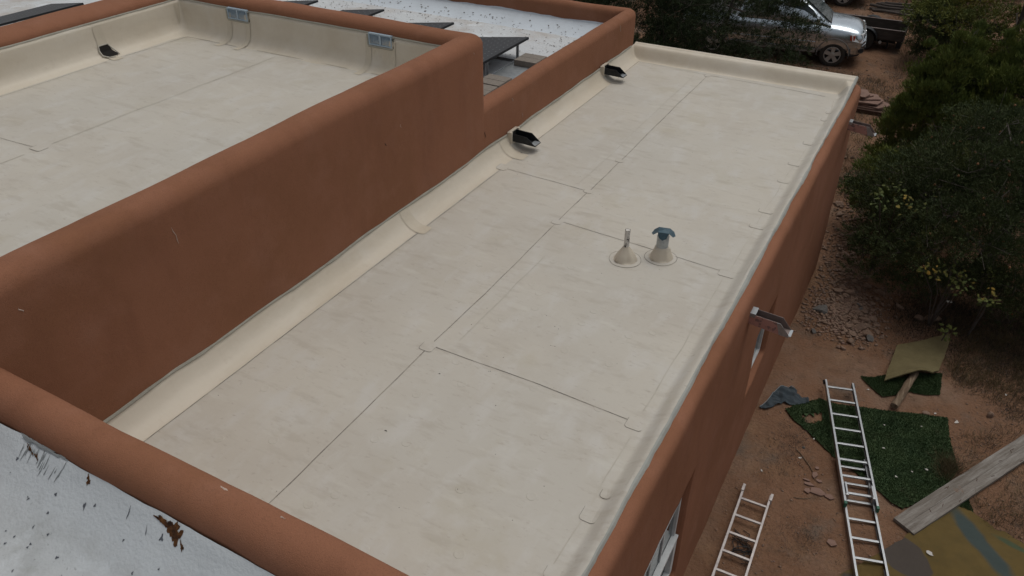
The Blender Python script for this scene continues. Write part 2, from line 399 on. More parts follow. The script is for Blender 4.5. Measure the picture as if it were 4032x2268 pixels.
hpart(link_mesh('tall_wall', np_mesh('tall_wall', V, F), M['stucco'], None, True))['label'] = 'tall brown wall and parapet of the raised room'

# --- near block (parapet seen across the bottom left)
ps = [(x, 1.95, 0, 1) for x in np.arange(-5.3, -1.25, 0.15)] + corner(-1.22, 1.75, 0.2, 90, 0, 6)[1:] + [(-1.02, y, 1, 0) for y in np.arange(1.5, -6, -0.5)]
prof = [(0, z) for z in np.arange(3.2, 4.6, 0.2)]
for k in range(9):
    a = math.pi/2*k/8; prof.append((-0.13*(1-math.cos(a)), 4.61+0.10*math.sin(a)))
for k in range(1, 9):
    a = math.pi/2*k/8; prof.append((-0.13-0.16*math.sin(a), 4.55+0.16*math.cos(a)))
prof += [(-0.30, 4.40), (-0.30, 4.2)]
V, F = sweep(ps, prof, zwave=0.02)
hpart(link_mesh('parapet', np_mesh('parapet', V, F), M['stucco'], None, True))['label'] = 'nearest stucco parapet with two chalky chips on its crest'

# --- main cream membrane (height field draped over the cants)
def hm(x, y):
    z = 3.5
    wv = 0.015*fbm(0, y, 0, 0.9, 2)
    t = (-4.82+wv-x)/0.22
    if t > 0: z = max(z, 3.5+0.205*(0.30*min(1.0, t)+0.70*min(1.02, t)**3.4)+0.014*min(1, 2*t)*fbm(x*2, y, 2, 1.3, 3))
    t = (y-13.60)/0.27
    if t > 0:
        tt = min(t, 1.0); h = 0.21*smooth(min(1, tt/0.80))+0.008*fbm(x, y*2, 3, 1.3, 3)*tt
        if t > 1: h = 0.21+0.02*math.sin(min(1, (t-1)/0.45)*math.pi)-0.10*max(0, t-1.45)
        z = max(z, 3.5+h)
    t = (x+1.315+0.3*max(0, y-13.45))/0.15
    if t > 0: z = max(z, 3.5+0.085*smooth(min(1, t))+0.10*smooth((y-13.0)/0.7)*smooth(min(1, t))+0.004*fbm(x, y, 7, 3, 2))
    z += 0.0016*fbm(x, y, 0, 1.1, 3)
    return z
mx = axis([(-5.045, -4.75, 22), (-4.75, -1.4, 90), (-1.4, -1.15, 24)])
my = axis([(1.9, 13.5, 280), (13.5, 14.02, 44)])
def edge_wob(y): return 0.010*fbm(3, y, 0, 1.3, 3)+0.004*fbm(3, y, 9, 7, 2)
V = []
for x in mx:
    for y in my:
        xx = x + (edge_wob(y) if x > -1.2 else 0)
        z = hm(x, y)
        if y < 1.96: z = 3.5
        V.append((xx, y, z))
memb = hpart(link_mesh('roof_membrane', np_mesh('roof_membrane', np.array(V), grid_faces(len(mx), len(my))), [M['membrane'], M['flashing']], None, True))
memb['label'] = 'cream roof membrane of the long east wing'
# the strips beyond the perimeter seams are a separate, tanner membrane
mi = []
nyq = len(my)-1
for i in range(len(mx)-1):
    for j in range(nyq): mi.append(1 if (mx[i] < -4.81 or my[j] > 13.56) else 0)
memb.data.polygons.foreach_set('material_index', mi)
# dark-edged skirt below the east rim so that the sheet has thickness
def ribbon(pts, wd, hf, dz=0.003, mb=None, jit=0.0, mat_i=0, seg=0.12):
    """flat strip along pts [(x, y)] draped on hf"""
    mb = mb or MB(); P = []
    for (a, b) in zip(pts[:-1], pts[1:]):
        a = np.array(a, float); b = np.array(b, float); n = max(1, int(np.linalg.norm(b-a)/seg))
        for k in range(n): P.append(a+(b-a)*k/n)
    P.append(np.array(pts[-1], float))
    vs = []; fs = []
    for i, p in enumerate(P):
        t = P[min(i+1, len(P)-1)]-P[max(i-1, 0)]; t = t/np.linalg.norm(t); n = np.array([-t[1], t[0]])
        j = jit*fbm(p[0], p[1], 5, 1.7, 2); w2 = wd/2*(1+0.5*fbm(p[0], p[1], 9, 4, 2))
        for s in (-1, 1):
            q = p+n*(j+s*w2); vs.append((q[0], q[1], hf(q[0], q[1])+dz))
    for i in range(len(P)-1): fs.append((2*i, 2*i+2, 2*i+3, 2*i+1))
    mb.add(vs, fs); return mb
SW = 0.0064
def seam(pts, m='seam', wd=SW, hf=hm, jit=0.008, name='membrane_seam', dz=0.003):
    return hpart(ribbon(pts, wd, hf, dz, jit=jit).build(name, M[m], None))
for pts in ([(-4.80, 1.97), (-4.79, 5.0), (-4.78, 8.52)], [(-4.80, 8.95), (-4.81, 12.05)], [(-4.81, 12.5), (-4.82, 13.56), (-3.5, 13.45), (-2.1, 13.42), (-1.5, 13.37)],
            [(-3.47, 1.97), (-3.48, 4.70)], [(-3.48, 4.82), (-3.47, 6.0), (-3.49, 7.40)], [(-3.49, 7.52), (-3.49, 8.33)], [(-3.48, 8.42), (-3.48, 9.38)], [(-3.48, 9.48), (-3.5, 12.0), (-3.49, 13.43)],
            [(-4.72, 8.45), (-3.55, 8.38)], [(-3.42, 7.50), (-2.4, 7.43), (-1.42, 7.36)], [(-3.42, 4.75), (-2.4, 4.76), (-1.46, 4.72)]):
    seam(pts)
# faint laps and the dotted line near the east edge
for pts in ([(-3.28, 4.95), (-3.27, 6.7)], [(-3.68, 8.5), (-3.70, 13.3)], [(-1.39, 2.3), (-1.385, 4.55)], [(-1.40, 4.88), (-1.39, 7.2)],
            [(-1.385, 7.45), (-1.39, 9.8)], [(-1.38, 9.95), (-1.34, 11.1)], [(-1.31, 11.5), (-1.29, 12.7), (-1.34, 13.24)]):
    seam(pts, 'faint', 0.007, jit=0.02)
def rpatch(x0, x1, y0, y1, r=0.03, dz=0.0032, edge=(1, 0, 0, 1), hf=hm):
    """heat-welded cover piece with rounded corners and grimy edges"""
    P = []
    for (cx, cy, a0) in ((x1-r, y1-r, 0), (x0+r, y1-r, 90), (x0+r, y0+r, 180), (x1-r, y0+r, 270)):
        P += [(cx+r*math.cos(R(a0+30*k)), cy+r*math.sin(R(a0+30*k))) for k in range(4)]
    cx, cy = (x0+x1)/2, (y0+y1)/2
    mb = MB(); n = len(P)
    vs = [(cx, cy, hf(cx, cy)+dz)]+[(cx+(x-cx)*.55, cy+(y-cy)*.55, hf(cx+(x-cx)*.55, cy+(y-cy)*.55)+dz) for x, y in P]+[(x, y, hf(x, y)+dz) for x, y in P]+[(x, y, hf(x, y)+.0005) for x, y in P]
    fs = [(0, 1+i, 1+(i+1) % n) for i in range(n)]
    for q in (0, 1): fs += [(1+q*n+i, 1+(q+1)*n+i, 1+(q+1)*n+(i+1) % n, 1+q*n+(i+1) % n) for i in range(n)]
    mb.add(vs, fs)
    pt = hpart(mb.build('seam_patch', M['membrane'], None))
    # grimy lower edge
    e = [P[(9+k) % n] if k < 99 else 0 for k in range(0, 7)]
    ee = MB(); ribbon([(x, y) for x, y in [P[7]] + P[8:15]], 0.003, hf, dz+.001, ee, seg=1)
    o = ee.build('patch_edge', M['seam'], None); o.parent = pt
    return pt
for q in ((-3.56, -3.42, 4.66, 4.80), (-1.48, -1.33, 4.63, 4.78), (-3.55, -3.43, 7.41, 7.51), (-1.48, -1.30, 7.27, 7.42), (-3.55, -3.43, 8.33, 8.43), (-3.55, -3.43, 9.38, 9.48), (-4.86, -4.72, 8.38, 8.55),
          (-3.54, -3.44, 13.36, 13.46), (-1.41, -1.28, 3.58, 3.74), (-1.36, -1.27, 3.84, 3.95), (-1.46, -1.28, 8.47, 8.58), (-1.46, -1.28, 8.90, 9.02), (-1.45, -1.30, 9.84, 9.93), (-1.45, -1.29, 10.44, 10.55), (-1.42, -1.27, 11.24, 11.38),
          (-1.37, -1.27, 12.28, 12.42), (-1.36, -1.27, 12.62, 12.76), (-1.42, -1.28, 3.02, 3.14)):
    rpatch(*q)
# large welded cover over the flashing (near left) and around the two drains
def strip_over(y0, y1, name='cover_strip', m='tape', x_end=-4.70):
    mb = MB(); xs_ = np.linspace(-5.035, x_end, 12); vs = []; n = 5
    for x in xs_:
        for k in range(n):
            y = y0+(y1-y0)*k/(n-1)
            if x > x_end-0.03: y = (y0+y1)/2+(y-(y0+y1)/2)*0.8
            vs.append((x, y, hm(x, y)+0.006))
    mb.add(vs, [(i*n+j, (i+1)*n+j, (i+1)*n+j+1, i*n+j+1) for i in range(11) for j in range(n-1)])
    return hpart(mb.build(name, M[m], None, smooth=True))
strip_over(6.44, 6.62); strip_over(8.78, 8.98, x_end=-4.66)
# fastener plates telegraphing through the membrane
plates = [(-4.17, 4.65), (-2.93, 4.43), (-3.14, 4.67), (-3.2, 4.12), (-3.19, 3.51), (-2.94, 3.6), (-2.0, 4.21), (-3.16, 5.28), (-3.09, 5.44), (-2.9, 5.77), (-3.13, 6.14), (-2.98, 6.02), (-2.36, 6.01), (-2.38, 5.77), (-1.9, 5.8), (-1.9, 5.32), (-2.34, 5.3), (-2.35, 4.69), (-1.75, 4.73), (-4.21, 5.36), (-1.72, 5.96), (-3.13, 6.65), (-2.91, 6.64), (-3.21, 8.86), (-3.09, 2.9), (-3.21, 2.73), (-4.41, 3.54), (-4.24, 3.82),
          (-2.6, 2.6), (-2.0, 2.9), (-2.3, 3.4), (-1.8, 3.6), (-3.9, 3.1), (-4.3, 2.9), (-3.8, 6.2), (-2.6, 8.3), (-2.0, 8.8), (-1.9, 9.6)]
mb = MB()
for (x, y) in plates:
    z = hm(x, y); mb.lathe((x, y, z-0.002), [(0.044, 0.0), (0.040, 0.0038), (0.034, 0.0044), (0.026, 0.0030), (0.010, 0.0028)], 16)
hpart(mb.build('fastener_plate', M['membrane'], None, smooth=True))['kind'] = 'stuff'
# caulk lines
def caulk_line(pts, r, name, m, wz=0.006):
    P = []
    for (a, b) in zip(pts[:-1], pts[1:]):
        a = Vector(a); b = Vector(b); n = max(2, int((b-a).length/0.12))
        P += [a+(b-a)*k/n for k in range(n)]
    P.append(Vector(pts[-1]))
    P = [p+Vector((0, 0, wz*fbm(p.x, p.y, 1, 2.5, 2))) for p in P]
    rr = [r*(1+0.45*fbm(p.x, p.y, 3, 4, 2)) for p in P]
    mb = MB(); mb.tube(P, rr, 6); return hpart(mb.build(name, M[m], None, smooth=True))
caulk_line([(-5.040, y, hm(-5.04, y)+0.004) for y in np.arange(1.97, 13.95, 0.3)], 0.016, 'caulk_bead', 'caulk')
# grey-green caulk band on the east crest
mb = MB(); vs = []
yy = np.arange(1.9, 14.0, 0.05)
for y in yy:
    a = -1.160+edge_wob(y); b = -1.132+0.016*fbm(1, y, 4, 1.6, 3)+0.006*fbm(1, y, 8, 9, 2)
    z = hm(-1.15, y)
    for x, h in ((a, z+0.004), ((a+b)/2, z+0.006), (b, z-0.012), (b+0.004, z-0.03)): vs.append((x, y, h))
mb.add(vs, [(4*i+j, 4*i+4+j, 4*i+5+j, 4*i+1+j) for i in range(len(yy)-1) for j in range(3)])
hpart(mb.build('edge_caulk', M['edge_caulk'], None, smooth=True))

# --- room roof membrane (nested rings, cove at the walls)
def rm_ring(t, z, r=0.03): return (X0+RI[1]+t, X1-RI[0]-t, Y0+RI[3]+t, Y1-RI[2]-t, r, z)
rings = [rm_ring(-0.004, 5.095, .03), rm_ring(0.006, 5.10, .03), rm_ring(0.02, 5.05), rm_ring(0.03, 4.92, .05), rm_ring(0.045, 4.80, .07), rm_ring(0.08, 4.71, .10), rm_ring(0.14, 4.665, .12), rm_ring(0.22, 4.645, .06), rm_ring(0.26, 4.64, .04)]
V, F = ring_mesh(rings, amp=1.0, zwave=0.012)
hpart(link_mesh('wall_flashing', np_mesh('wall_flashing', V, F), M['flashing'], None, True))
gx_ = np.linspace(X0+RI[1]+0.22, X1-RI[0]-0.22, 60); gy_ = np.linspace(Y0+RI[3]+0.22, Y1-RI[2]-0.22, 120)
def hr(x, y): return 4.6445+0.002*fbm(x, y, 0, 1, 2)
V = np.array([(x, y, hr(x, y)+.002) for x in gx_ for y in gy_])
hpart(link_mesh('roof_membrane', np_mesh('room_membrane', V, grid_faces(60, 120)), M['membrane'], None, True))['label'] = 'cream roof membrane of the raised room'
xw, yn = X0+RI[1], Y1-RI[2]
for pts in ([(-9.90, 2.0), (-9.90, 6.60)], [(-9.90, 6.90), (-9.86, 7.96), (-8.9, 7.97)], [(-8.5, 7.98), (-6.9, 7.99)], [(-6.5, 7.99), (-5.7, 7.99)], [(-8.73, 4.33), (-8.14, 4.36)], [(-9.6, 4.33), (-8.73, 4.33)]):
    seam(pts, hf=lambda x, y: hr(x, y)+.004)
for pts in ([(-8.1, 4.5), (-8.08, 7.9)], [(-8.10, 1.8), (-8.10, 4.2)]): seam(pts, 'faint', 0.007, hf=lambda x, y: hr(x, y)+.004, jit=.02)
rpatch(-8.20, -8.03, 4.30, 4.43, hf=lambda x, y: hr(x, y)+.004)
def cove_z(t):
    tt = [0, .006, .02, .03, .045, .08, .14, .22, .26, .5]; zz_ = [5.095, 5.095, 5.05, 4.92, 4.80, 4.71, 4.665, 4.649, 4.6475, 4.6475]
    return float(np.interp(t, tt, zz_))
def cove_strip(along, a0, a1, wall, name='cover_strip', top=5.05, end=0.33):
    """tape running down a wall and out on the floor; wall 'N' or 'W'"""
    mb = MB(); vs = []; ts = [t for t in (0.02, 0.03, 0.045, 0.06, 0.08, 0.11, 0.14, 0.18, 0.22, 0.27, end)]
    for t in ts:
        for k in range(4):
            a = a0+(a1-a0)*k/3; z = min(top, cove_z(t))+0.008
            z -= .004
            if wall == 'N': q = wob(a*1.3, (yn-t)*1.3, z); vs.append((a+q, yn-t-0.006+.7*q, z))
            else: q = wob((xw+t)*1.3, a*1.3, z); vs.append((xw+t+0.006+q, a+.7*q, z))
    n = 4
    mb.add(vs, [(i*n+j, (i+1)*n+j, (i+1)*n+j+1, i*n+j+1) for i in range(len(ts)-1) for j in range(3)])
    return hpart(mb.build(name, M['tape'], None, smooth=True))
for a0, a1 in ((-9.20, -9.10), (-8.83, -8.74), (-6.70, -6.60), (-6.30, -6.20)): cove_strip('x', a0, a1, 'N')
cove_strip('y', 6.70, 6.84, 'W'); cove_strip('y', 8.08, 8.16, 'W', end=.2)
# membrane rim caulk in the room
P = rrect(*rm_ring(-0.002, 5.1, .04)[:5], N=(50, 26))
P = P+[P[0]]
mb = MB(); mb.tube([(x+wob(x*1.3, y*1.3, 5.1), y+.7*wob(x*1.3, y*1.3, 5.1), 5.104+0.012*fbm(x, y, 0, .8, 2)+0.004*fbm(x, y, 3, 5, 2)) for x, y in P], 0.013, 6, cap=False)
hpart(mb.build('caulk_bead', M['caulk'], None, smooth=True))
# drain hole through the west wall of the raised room
dr = hpart(empty('roof_drain'))
dr.location = (0, 0, 0)
mb = MB(); vs = []
for t_, ya_, yb_ in ((.048, 6.70, 6.82), (.058, 6.685, 6.845), (.08, 6.68, 6.855), (.11, 6.685, 6.87), (.14, 6.70, 6.89), (.17, 6.73, 6.87)):
    for k in range(4): vs.append((xw+t_+.012, ya_+(yb_-ya_)*k/3, cove_z(t_)+.012))
mb.add(vs, [(4*i+j, 4*i+4+j, 4*i+5+j, 4*i+1+j) for i in range(5) for j in range(3)])
o = mb.build('drain_opening', M['dark_hole'], dr)
mb = MB(); mb.tube([(xw+t_+.012, y, cove_z(t_)+.008) for y, t_ in ((6.90, .16), (6.87, .07), (6.83, .046), (6.69, .046), (6.67, .07), (6.67, .12), (6.72, .185), (6.80, .20))], 0.010, 6)
mb.build('drain_rim', M['patch'], dr, smooth=True)
# louvre vents in the north wall of the raised room
for (a, b) in ((-9.15, -8.77), (-6.63, -6.26)):
    v = hpart(empty('louvre_vent'))
    v['label'] = 'small blue-grey louvred wall vent above the cream flashing'
    yv = yn-0.028
    mb = MB(); z0, z1 = 4.965, 5.12
    for (p, q, r_, s_) in ((a, b, z0, z0+.018), (a, b, z1-.018, z1), (a, a+.018, z0+.018, z1-.018), (b-.018, b, z0+.018, z1-.018), ((a+b)/2-.012, (a+b)/2+.012, z0+.018, z1-.018)):
        mb.box(p, q, yv-.012, yv+.03, r_, s_)
    mb.build('frame', M['louver'], v)
    mb = MB()
    for k in range(8):
        z = z0+.020+k*0.0155
        mb.add([(a+.018, yv-.006, z), (b-.018, yv-.006, z), (b-.018, yv+.006, z+.010), (a+.018, yv+.006, z+.010)], [(0, 1, 2, 3)])
    mb.build('slats', M['louver'], v)
    mb = MB(); mb.box(a+.01, b-.01, yv+.018, yv+.028, z0+.01, z1-.01); mb.build('backing', M['dark_hole'], v)
    mb = MB(); mb.tube([(a-.02, yv-.002, z1-.02), (a-.02, yv-.002, z0), (a-.005, yv-.006, z0-.018), (b+.005, yv-.006, z0-.018), (b+.02, yv-.002, z0), (b+.02, yv-.002, z1-.02)], 0.014, 6)
    mb.build('caulk_bead', M['caulk'], v, smooth=True)

# --- panel roof floor + coves
def hs_(x, y):
    z = 3.86+0.01*fbm(x, y, 0, .7, 2)
    t = (y-13.15)/0.50
    if t > 0: z += 0.16*min(1, t)**1.8
    t = (x+5.55)/0.28
    if t > 0: z += 0.05*min(1, t)**1.6
    return z
gx_ = axis([(-26, -8, 60), (-8, -5.29, 50)]); gy_ = axis([(-6, 8, 30), (8, 13.2, 60), (13.2, 13.69, 14)])
V = np.array([(x, y, hs_(x, y)) for x in gx_ for y in gy_])
o = hpart(link_mesh('roof_coating', np_mesh('roof_coating', V, grid_faces(len(gx_), len(gy_))), [M['white_coat'], M['white_coat_smooth']], None, True))
o['label'] = 'stained white coating on the roof with solar panels'
o.data.polygons.foreach_set('material_index', [1 if (gy_[j] > 13.18 or gx_[i] > -5.5) else 0 for i in range(len(gx_)-1) for j in range(len(gy_)-1)])
# white coating lapping up the north parapet (wavy top edge)
mb = MB(); vs = []; xx = np.arange(-26, -5.30, 0.08)
for x in xx:
    t = 3.99+0.035*fbm(x, 0, 2, 0.8, 3)+0.02*fbm(x, 0, 8, 3, 2)
    for z, y in ((3.93, 13.60), (4.0, 13.665), (t+.03, 13.682), (t+.06, 13.70)): vs.append((x, y+wob(x, 13.97, t), z))
mb.add(vs, [(4*i+j, 4*i+4+j, 4*i+5+j, 4*i+1+j) for i in range(len(xx)-1) for j in range(3)])
hpart(mb.build('coating_upstand', M['white_coat_smooth'], None, smooth=True))

# --- near block roof
def hn(x, y):
    z = 4.30+0.012*fbm(x, y, 0, 1.1, 3)
    t = (y-1.22)/0.42
    if t > 0: z += 0.25*min(1.02, t)**1.6
    return z+0.004*fbm(x, y, 2, 6, 3)
gx_ = np.linspace(-5.1, -1.3, 130); gy_ = axis([(-6, 0.4, 20), (0.4, 1.655, 60)])
V = np.array([(x, y + (0.012*fbm(x, 0, 3, 2, 3) if y > 1.6 else 0), hn(x, y)) for x in gx_ for y in gy_])
o = hpart(link_mesh('roof_coating', np_mesh('near_coating', V, grid_faces(len(gx_), len(gy_))), [M['rough_coat'], M['rough_cove']], None, True))
o['label'] = 'rough peeling white coating on the nearest roof'

# --- scuppers
def channel(name, x0, x1, y0, y1, z0, z1, cut, m, lip=None, t=0.006, drop=0.0):
    """open-topped metal spout sticking out along +X, end cut at an angle"""
    sc_ = hpart(empty(name)); mb = MB()
    def zz_(x): return -drop*(x-x0)
    def side(y):
        mb.prism([(x0, z0), (x1, z0+zz_(x1)), (x1-cut, z1+zz_(x1-cut)), (x0, z1)], 'y', y, y+t)
    side(y0); side(y1-t)
    mb.prism([(x0, z0), (x1, z0+zz_(x1)), (x1, z0+zz_(x1)+t), (x0, z0+t)], 'y', y0+t, y1-t)
    mb.build('spout', m, sc_)
    return sc_
for (ya, yb, xe) in ((9.06, 9.235, -4.61), (12.30, 12.475, -4.62)):
    s_ = channel('drain_spout', -5.0, xe, ya, yb, 3.615, 3.725, 0.14, M['black_metal'], drop=.03)
    s_['label'] = 'black sheet metal drain spout sticking out of the flashing'
    mb = MB()     # cream boot round the spout
    mb.box(-5.04, -4.965, ya-.035, ya, 3.56, 3.75); mb.box(-5.04, -4.965, yb, yb+.035, 3.56, 3.75)
    mb.box(-5.04, -4.965, ya, yb, 3.56, 3.612); mb.box(-5.04, -4.995, ya, yb, 3.727, 3.75)
    mb.build('spout_collar', M['flashing'], s_, bevel=.008)
    mb = MB(); mb.box(-4.62+0, -4.612, ya+.008, yb-.008, 3.612, 3.6135); 
    mb = MB(); mb.prism([(-4.70, 3.618), (xe-.002, 3.6155), (xe-.002, 3.618), (-4.70, 3.6205)], 'y', ya+.008, yb-.008)
    mb.build('worn_lip', M['galv'], s_)
    mb = MB(); mb.box(-5.045, -5.001, ya-.01, yb+.01, 3.60, 3.74); mb.build('drain_opening', M['dark_hole'], s_)
    # welded apron below the spout
    mb = MB(); vs = []
    for i in range(8):
        x = -4.99+(0.30)*i/7
        for k in range(4):
            y = ya-.05+(yb-ya+.1)*k/3; vs.append((x, y, hm(x, y)+.006))
    mb.add(vs, [(i*4+j, i*4+4+j, i*4+5+j, i*4+1+j) for i in range(7) for j in range(3)])
    mb.build('spout_apron', M['patch'], s_, smooth=True)
for (ya, lab) in ((7.00, 'pink painted metal scupper with bent tip above the small window'), (12.93, 'farther pink painted metal scupper near the wall corner')):
    ya += .02; yb = ya+.125
    s_ = channel('scupper', -1.06, -0.595, ya, yb, 3.185, 3.305, 0.11, M['brown_metal'], drop=0.06)
    s_['label'] = lab
    mb = MB()   # painted outer side
    mb.prism([(-1.03, 3.180), (-0.70, 3.148), (-0.745, 3.283), (-1.03, 3.302)], 'y', ya-.003, ya-.0005); mb.build('painted_side', M['pink_paint'], s_)
    mb = MB(); mb.prism([(-0.70, 3.149), (-0.598, 3.142), (-0.70, 3.283), (-0.744, 3.285)], 'y', ya-.004, ya-.0008)
    mb.box(-0.63, -0.580, ya-.003, yb, 3.158, 3.164); mb.build('bare_tip', M['galv'], s_)
    mb = MB(); mb.box(-1.05, -0.965, ya-.006, yb+.006, 3.300, 3.314); mb.box(-1.05, -0.965, ya-.008, ya-.0045, 3.27, 3.30)
    mb.build('cover_plate', M['galv'], s_)
# --- vent pipes
def boot(c, r0, h, r1, name, parent, fl=0.175):
    cx, cy = c; mb = MB(); n = 40; z = hm(cx, cy); vs = []
    prof = [(fl+.001, -.001), (fl, .0025), (fl*.8, .004), (r0+.012, .005), (r0*1.0, .018), (r0*.93+r1*.04, h*.24), (r0*.68+r1*.28, h*.50), (r0*.34+r1*.66, h*.76), (r1*1.18, h*.93), (r1*1.06, h), (r1*.98, h+.004)]
    for i, (r, zz_) in enumerate(prof):
        for k in range(n):
            a = 2*math.pi*k/n
            pl = 1+(0.08*math.sin(a*3+1.3)+0.05*abs(math.sin(a*2.5+.4))+.03*math.sin(a*8))*(1 if 3 < i < 9 else 0)
            if i < 3: pl = 1+.015*math.sin(a*4+cx*9)
            vs.append((cx+r*pl*math.cos(a), cy+r*pl*math.sin(a), z+zz_))
    mb.add(vs, [(i*n+k, i*n+(k+1) % n, (i+1)*n+(k+1) % n, (i+1)*n+k) for i in range(len(prof)-1) for k in range(n)])
    o = mb.build(name, [M['flashing'], M['membrane']], parent, smooth=True)
    o.data.polygons.foreach_set('material_index', [1 if i < 3*n else 0 for i in range(len(o.data.polygons))])
    mb = MB(); mb.tube([(cx+(fl+.002)*(1+.015*math.sin(a*4+cx*9))*math.cos(a), cy+(fl+.002)*(1+.015*math.sin(a*4+cx*9))*math.sin(a), z+.003) for a in np.linspace(0, 2*math.pi, 40)], 0.0022, 4, cap=False)
    mb.build('boot_edge', M['seam'], parent)
v = hpart(empty('vent_pipe')); v['label'] = 'slim white scuffed vent pipe in a cream cone boot'
boot((-2.46, 7.08), 0.118, 0.165, 0.034, 'boot', v)
mb = MB(); mb.tube([(-2.46, 7.08, 3.6), (-2.463, 7.085, 3.87)], 0.030, 16, cap=False); mb.tube([(-2.46, 7.08, 3.6), (-2.463, 7.085, 3.869)], 0.024, 16, cap=True)
mb.build('pipe', M['white_pipe'], v, smooth=True)
mb = MB(); mb.tube([(-2.46, 7.08, 3.645), (-2.46, 7.08, 3.668)], 0.036, 16); mb.build('sealant_collar', M['tape'], v, smooth=True)
v = hpart(empty('roof_vent')); v['label'] = 'capped metal vent with blue-grey folded hood in a cream boot'
cx, cy = -2.13, 7.31
boot((cx, cy), 0.120, 0.145, 0.068, 'boot', v)
mb = MB(); mb.lathe((cx, cy, 0), [(0.066, 3.61), (0.066, 3.775)], 24); mb.build('pipe', M['galv'], v, smooth=True)
mb = MB()   # hood: square crown with four sloping, pointed flaps
s = .060; zt = 3.845; zb = 3.792
cr = [(-s, -s), (s, -s), (s, s), (-s, s)]
rot = lambda x, y, a=0.22: (cx+x*math.cos(a)-y*math.sin(a), cy+x*math.sin(a)+y*math.cos(a))
mb.add([(*rot(*q), zt) for q in cr]+[(*rot(0, 0), zt+.012)], [(0, 1, 4), (1, 2, 4), (2, 3, 4), (3, 0, 4)])
for k in range(4):
    a, b = cr[k], cr[(k+1) % 4]; ox, oy = (a[0]+b[0])/2/s, (a[1]+b[1])/2/s
    ext, drop, nar = (.026, .070, .66) if k % 2 == 0 else (.060, .046, 1.0)
    lo = lambda q, e=1.0: (q[0]*(nar if k % 2 == 0 else 1)+ox*ext*e, q[1]*(nar if k % 2 == 1 and nar < 1 else 1)+oy*ext*e)
    p = [(*rot(*a), zt), (*rot(*b), zt), (*rot(*lo(b, .8)), zt-drop*.8), (*rot(*lo(a, .8)), zt-drop*.8)]
    mid = (*rot((a[0]+b[0])/2+ox*ext*1.15, (a[1]+b[1])/2+oy*ext*1.15), zt-drop*1.1)
    q = [(x, y, z-.004) for x, y, z in p+[mid]]
    mb.add(p+[mid]+q, [(0, 1, 2, 4, 3), (5, 8, 9, 7, 6), (3, 4, 9, 8), (4, 2, 7, 9), (0, 3, 8, 5), (1, 6, 7, 2)])
mb.build('hood', M['vent_blue'], v)
for k in range(4):
    mb = MB(); a = R(20+45+90*k); mb.box(-.004, .004, -.012, .012, 3.74, 3.83, Matrix.Translation((cx+.064*math.cos(a), cy+.064*math.sin(a), 0)) @ Matrix.Rotation(a, 4, 'Z'))
    mb.build('bracket', M['galv'], v)

# --- windows in the east wall
def window(y0, y1, z0, z1, rail, lab, muntin=False):
    w_ = hpart(empty('window')); w_['label'] = lab
    xf = -1.085; t = .045
    mb = MB()
    mb.box(xf-.05, xf, y0, y1, z1-t, z1); mb.box(xf-.05, xf, y0, y1, z0, z0+t)
    mb.box(xf-.05, xf, y0, y0+t, z0+t, z1-t); mb.box(xf-.05, xf, y1-t, y1, z0+t, z1-t)
    mb.build('frame', M['frame_white'], w_, bevel=.004)
    mb = MB(); mb.box(xf-.04, xf-.032, y0+t, y1-t, z0+t, z1-t); mb.build('pane', M['glass'], w_)
    if rail:
        mb = MB(); mb.box(xf-.03, xf+.035, y0+t, y1-.006, rail-.022, rail+.022)
        mb.box(xf-.03, xf+.03, y1-t-.05, y1-.008, z0+t+.001, rail-.022); mb.box(xf-.03, xf+.03, y0+t, y0+t+.05, z0+t+.001, rail-.022)
        mb.box(xf-.03, xf+.03, y0+t+.05, y1-t-.05, z0+t, z0+t+.05)
        mb.build('sash', M['frame_white'], w_, bevel=.003)
    if muntin:
        mb = MB()
        for y in np.linspace(y0+t, y1-t, 5)[1:-1]: mb.box(xf-.031, xf-.018, y-.012, y+.012, (rail or z0)+.03, z1-t)
        mb.box(xf-.031, xf-.0175, y0+t, y1-t, (rail+z1)/2-.012, (rail+z1)/2+.012) if rail else None
        mb.build('glazing_bar', M['frame_white'], w_)
    else:
        mb = MB(); mb.box(xf-.03, xf-.012, (y0+y1)/2-.018, (y0+y1)/2+.018, z0+t, z1-t); mb.build('sash', M['frame_white'], w_)
window(3.97, 5.55, 0.74, 2.32, 1.36, 'tall white framed window nearest the bottom of the wall', True)
window(8.0, 8.97, 1.44, 2.32, None, 'small white framed slider window below the pink scupper')

# --- little scars and chips on the stucco
def scars(items, name, m):
    for (p0, p1, wd) in items:
        mb = MB(); p0 = Vector(p0); p1 = Vector(p1)
        pts = [p0.lerp(p1, k/4)+Vector((0, 0.006*math.sin(k*2.1+p0.y), 0)) for k in range(5)]
        mb.tube(pts, [wd*.3, wd, wd*.8, wd, wd*.25], 5); hpart(mb.build(name, m, None))
xs_ = -5.043
def wx(y, z): return X1+wob(X1*1.3, y*1.3, z)+.001
scars([((wx(8.18, 5.1)-.01, 8.18, 5.13), (wx(8.2, 5.05), 8.20, 5.06), .004), ((wx(3.52, 4.95), 3.50, 4.97), (wx(3.5, 4.8), 3.53, 4.80), .004), ((wx(2.2, 4.95), 2.20, 4.98), (wx(2.2, 4.9), 2.23, 4.93), .005), ((wx(6.6, 4.7), 6.60, 4.74), (wx(6.6, 4.7), 6.62, 4.68), .003)], 'stucco_scar', M['white_scar'])
scars([((-5.045, 9.18, 4.20), (-5.04, 9.20, 4.14), .004), ((-5.045, 13.08, 4.24), (-5.042, 13.10, 4.12), .006), ((-5.045, 9.48, 3.88), (-5.043, 9.5, 3.80), .003)], 'stucco_scar', M['white_scar'])
scars([((-5.40, 13.12+.58, 4.22), (-5.40, 13.69, 4.03), .006)], 'stucco_scar', M['white_scar'])
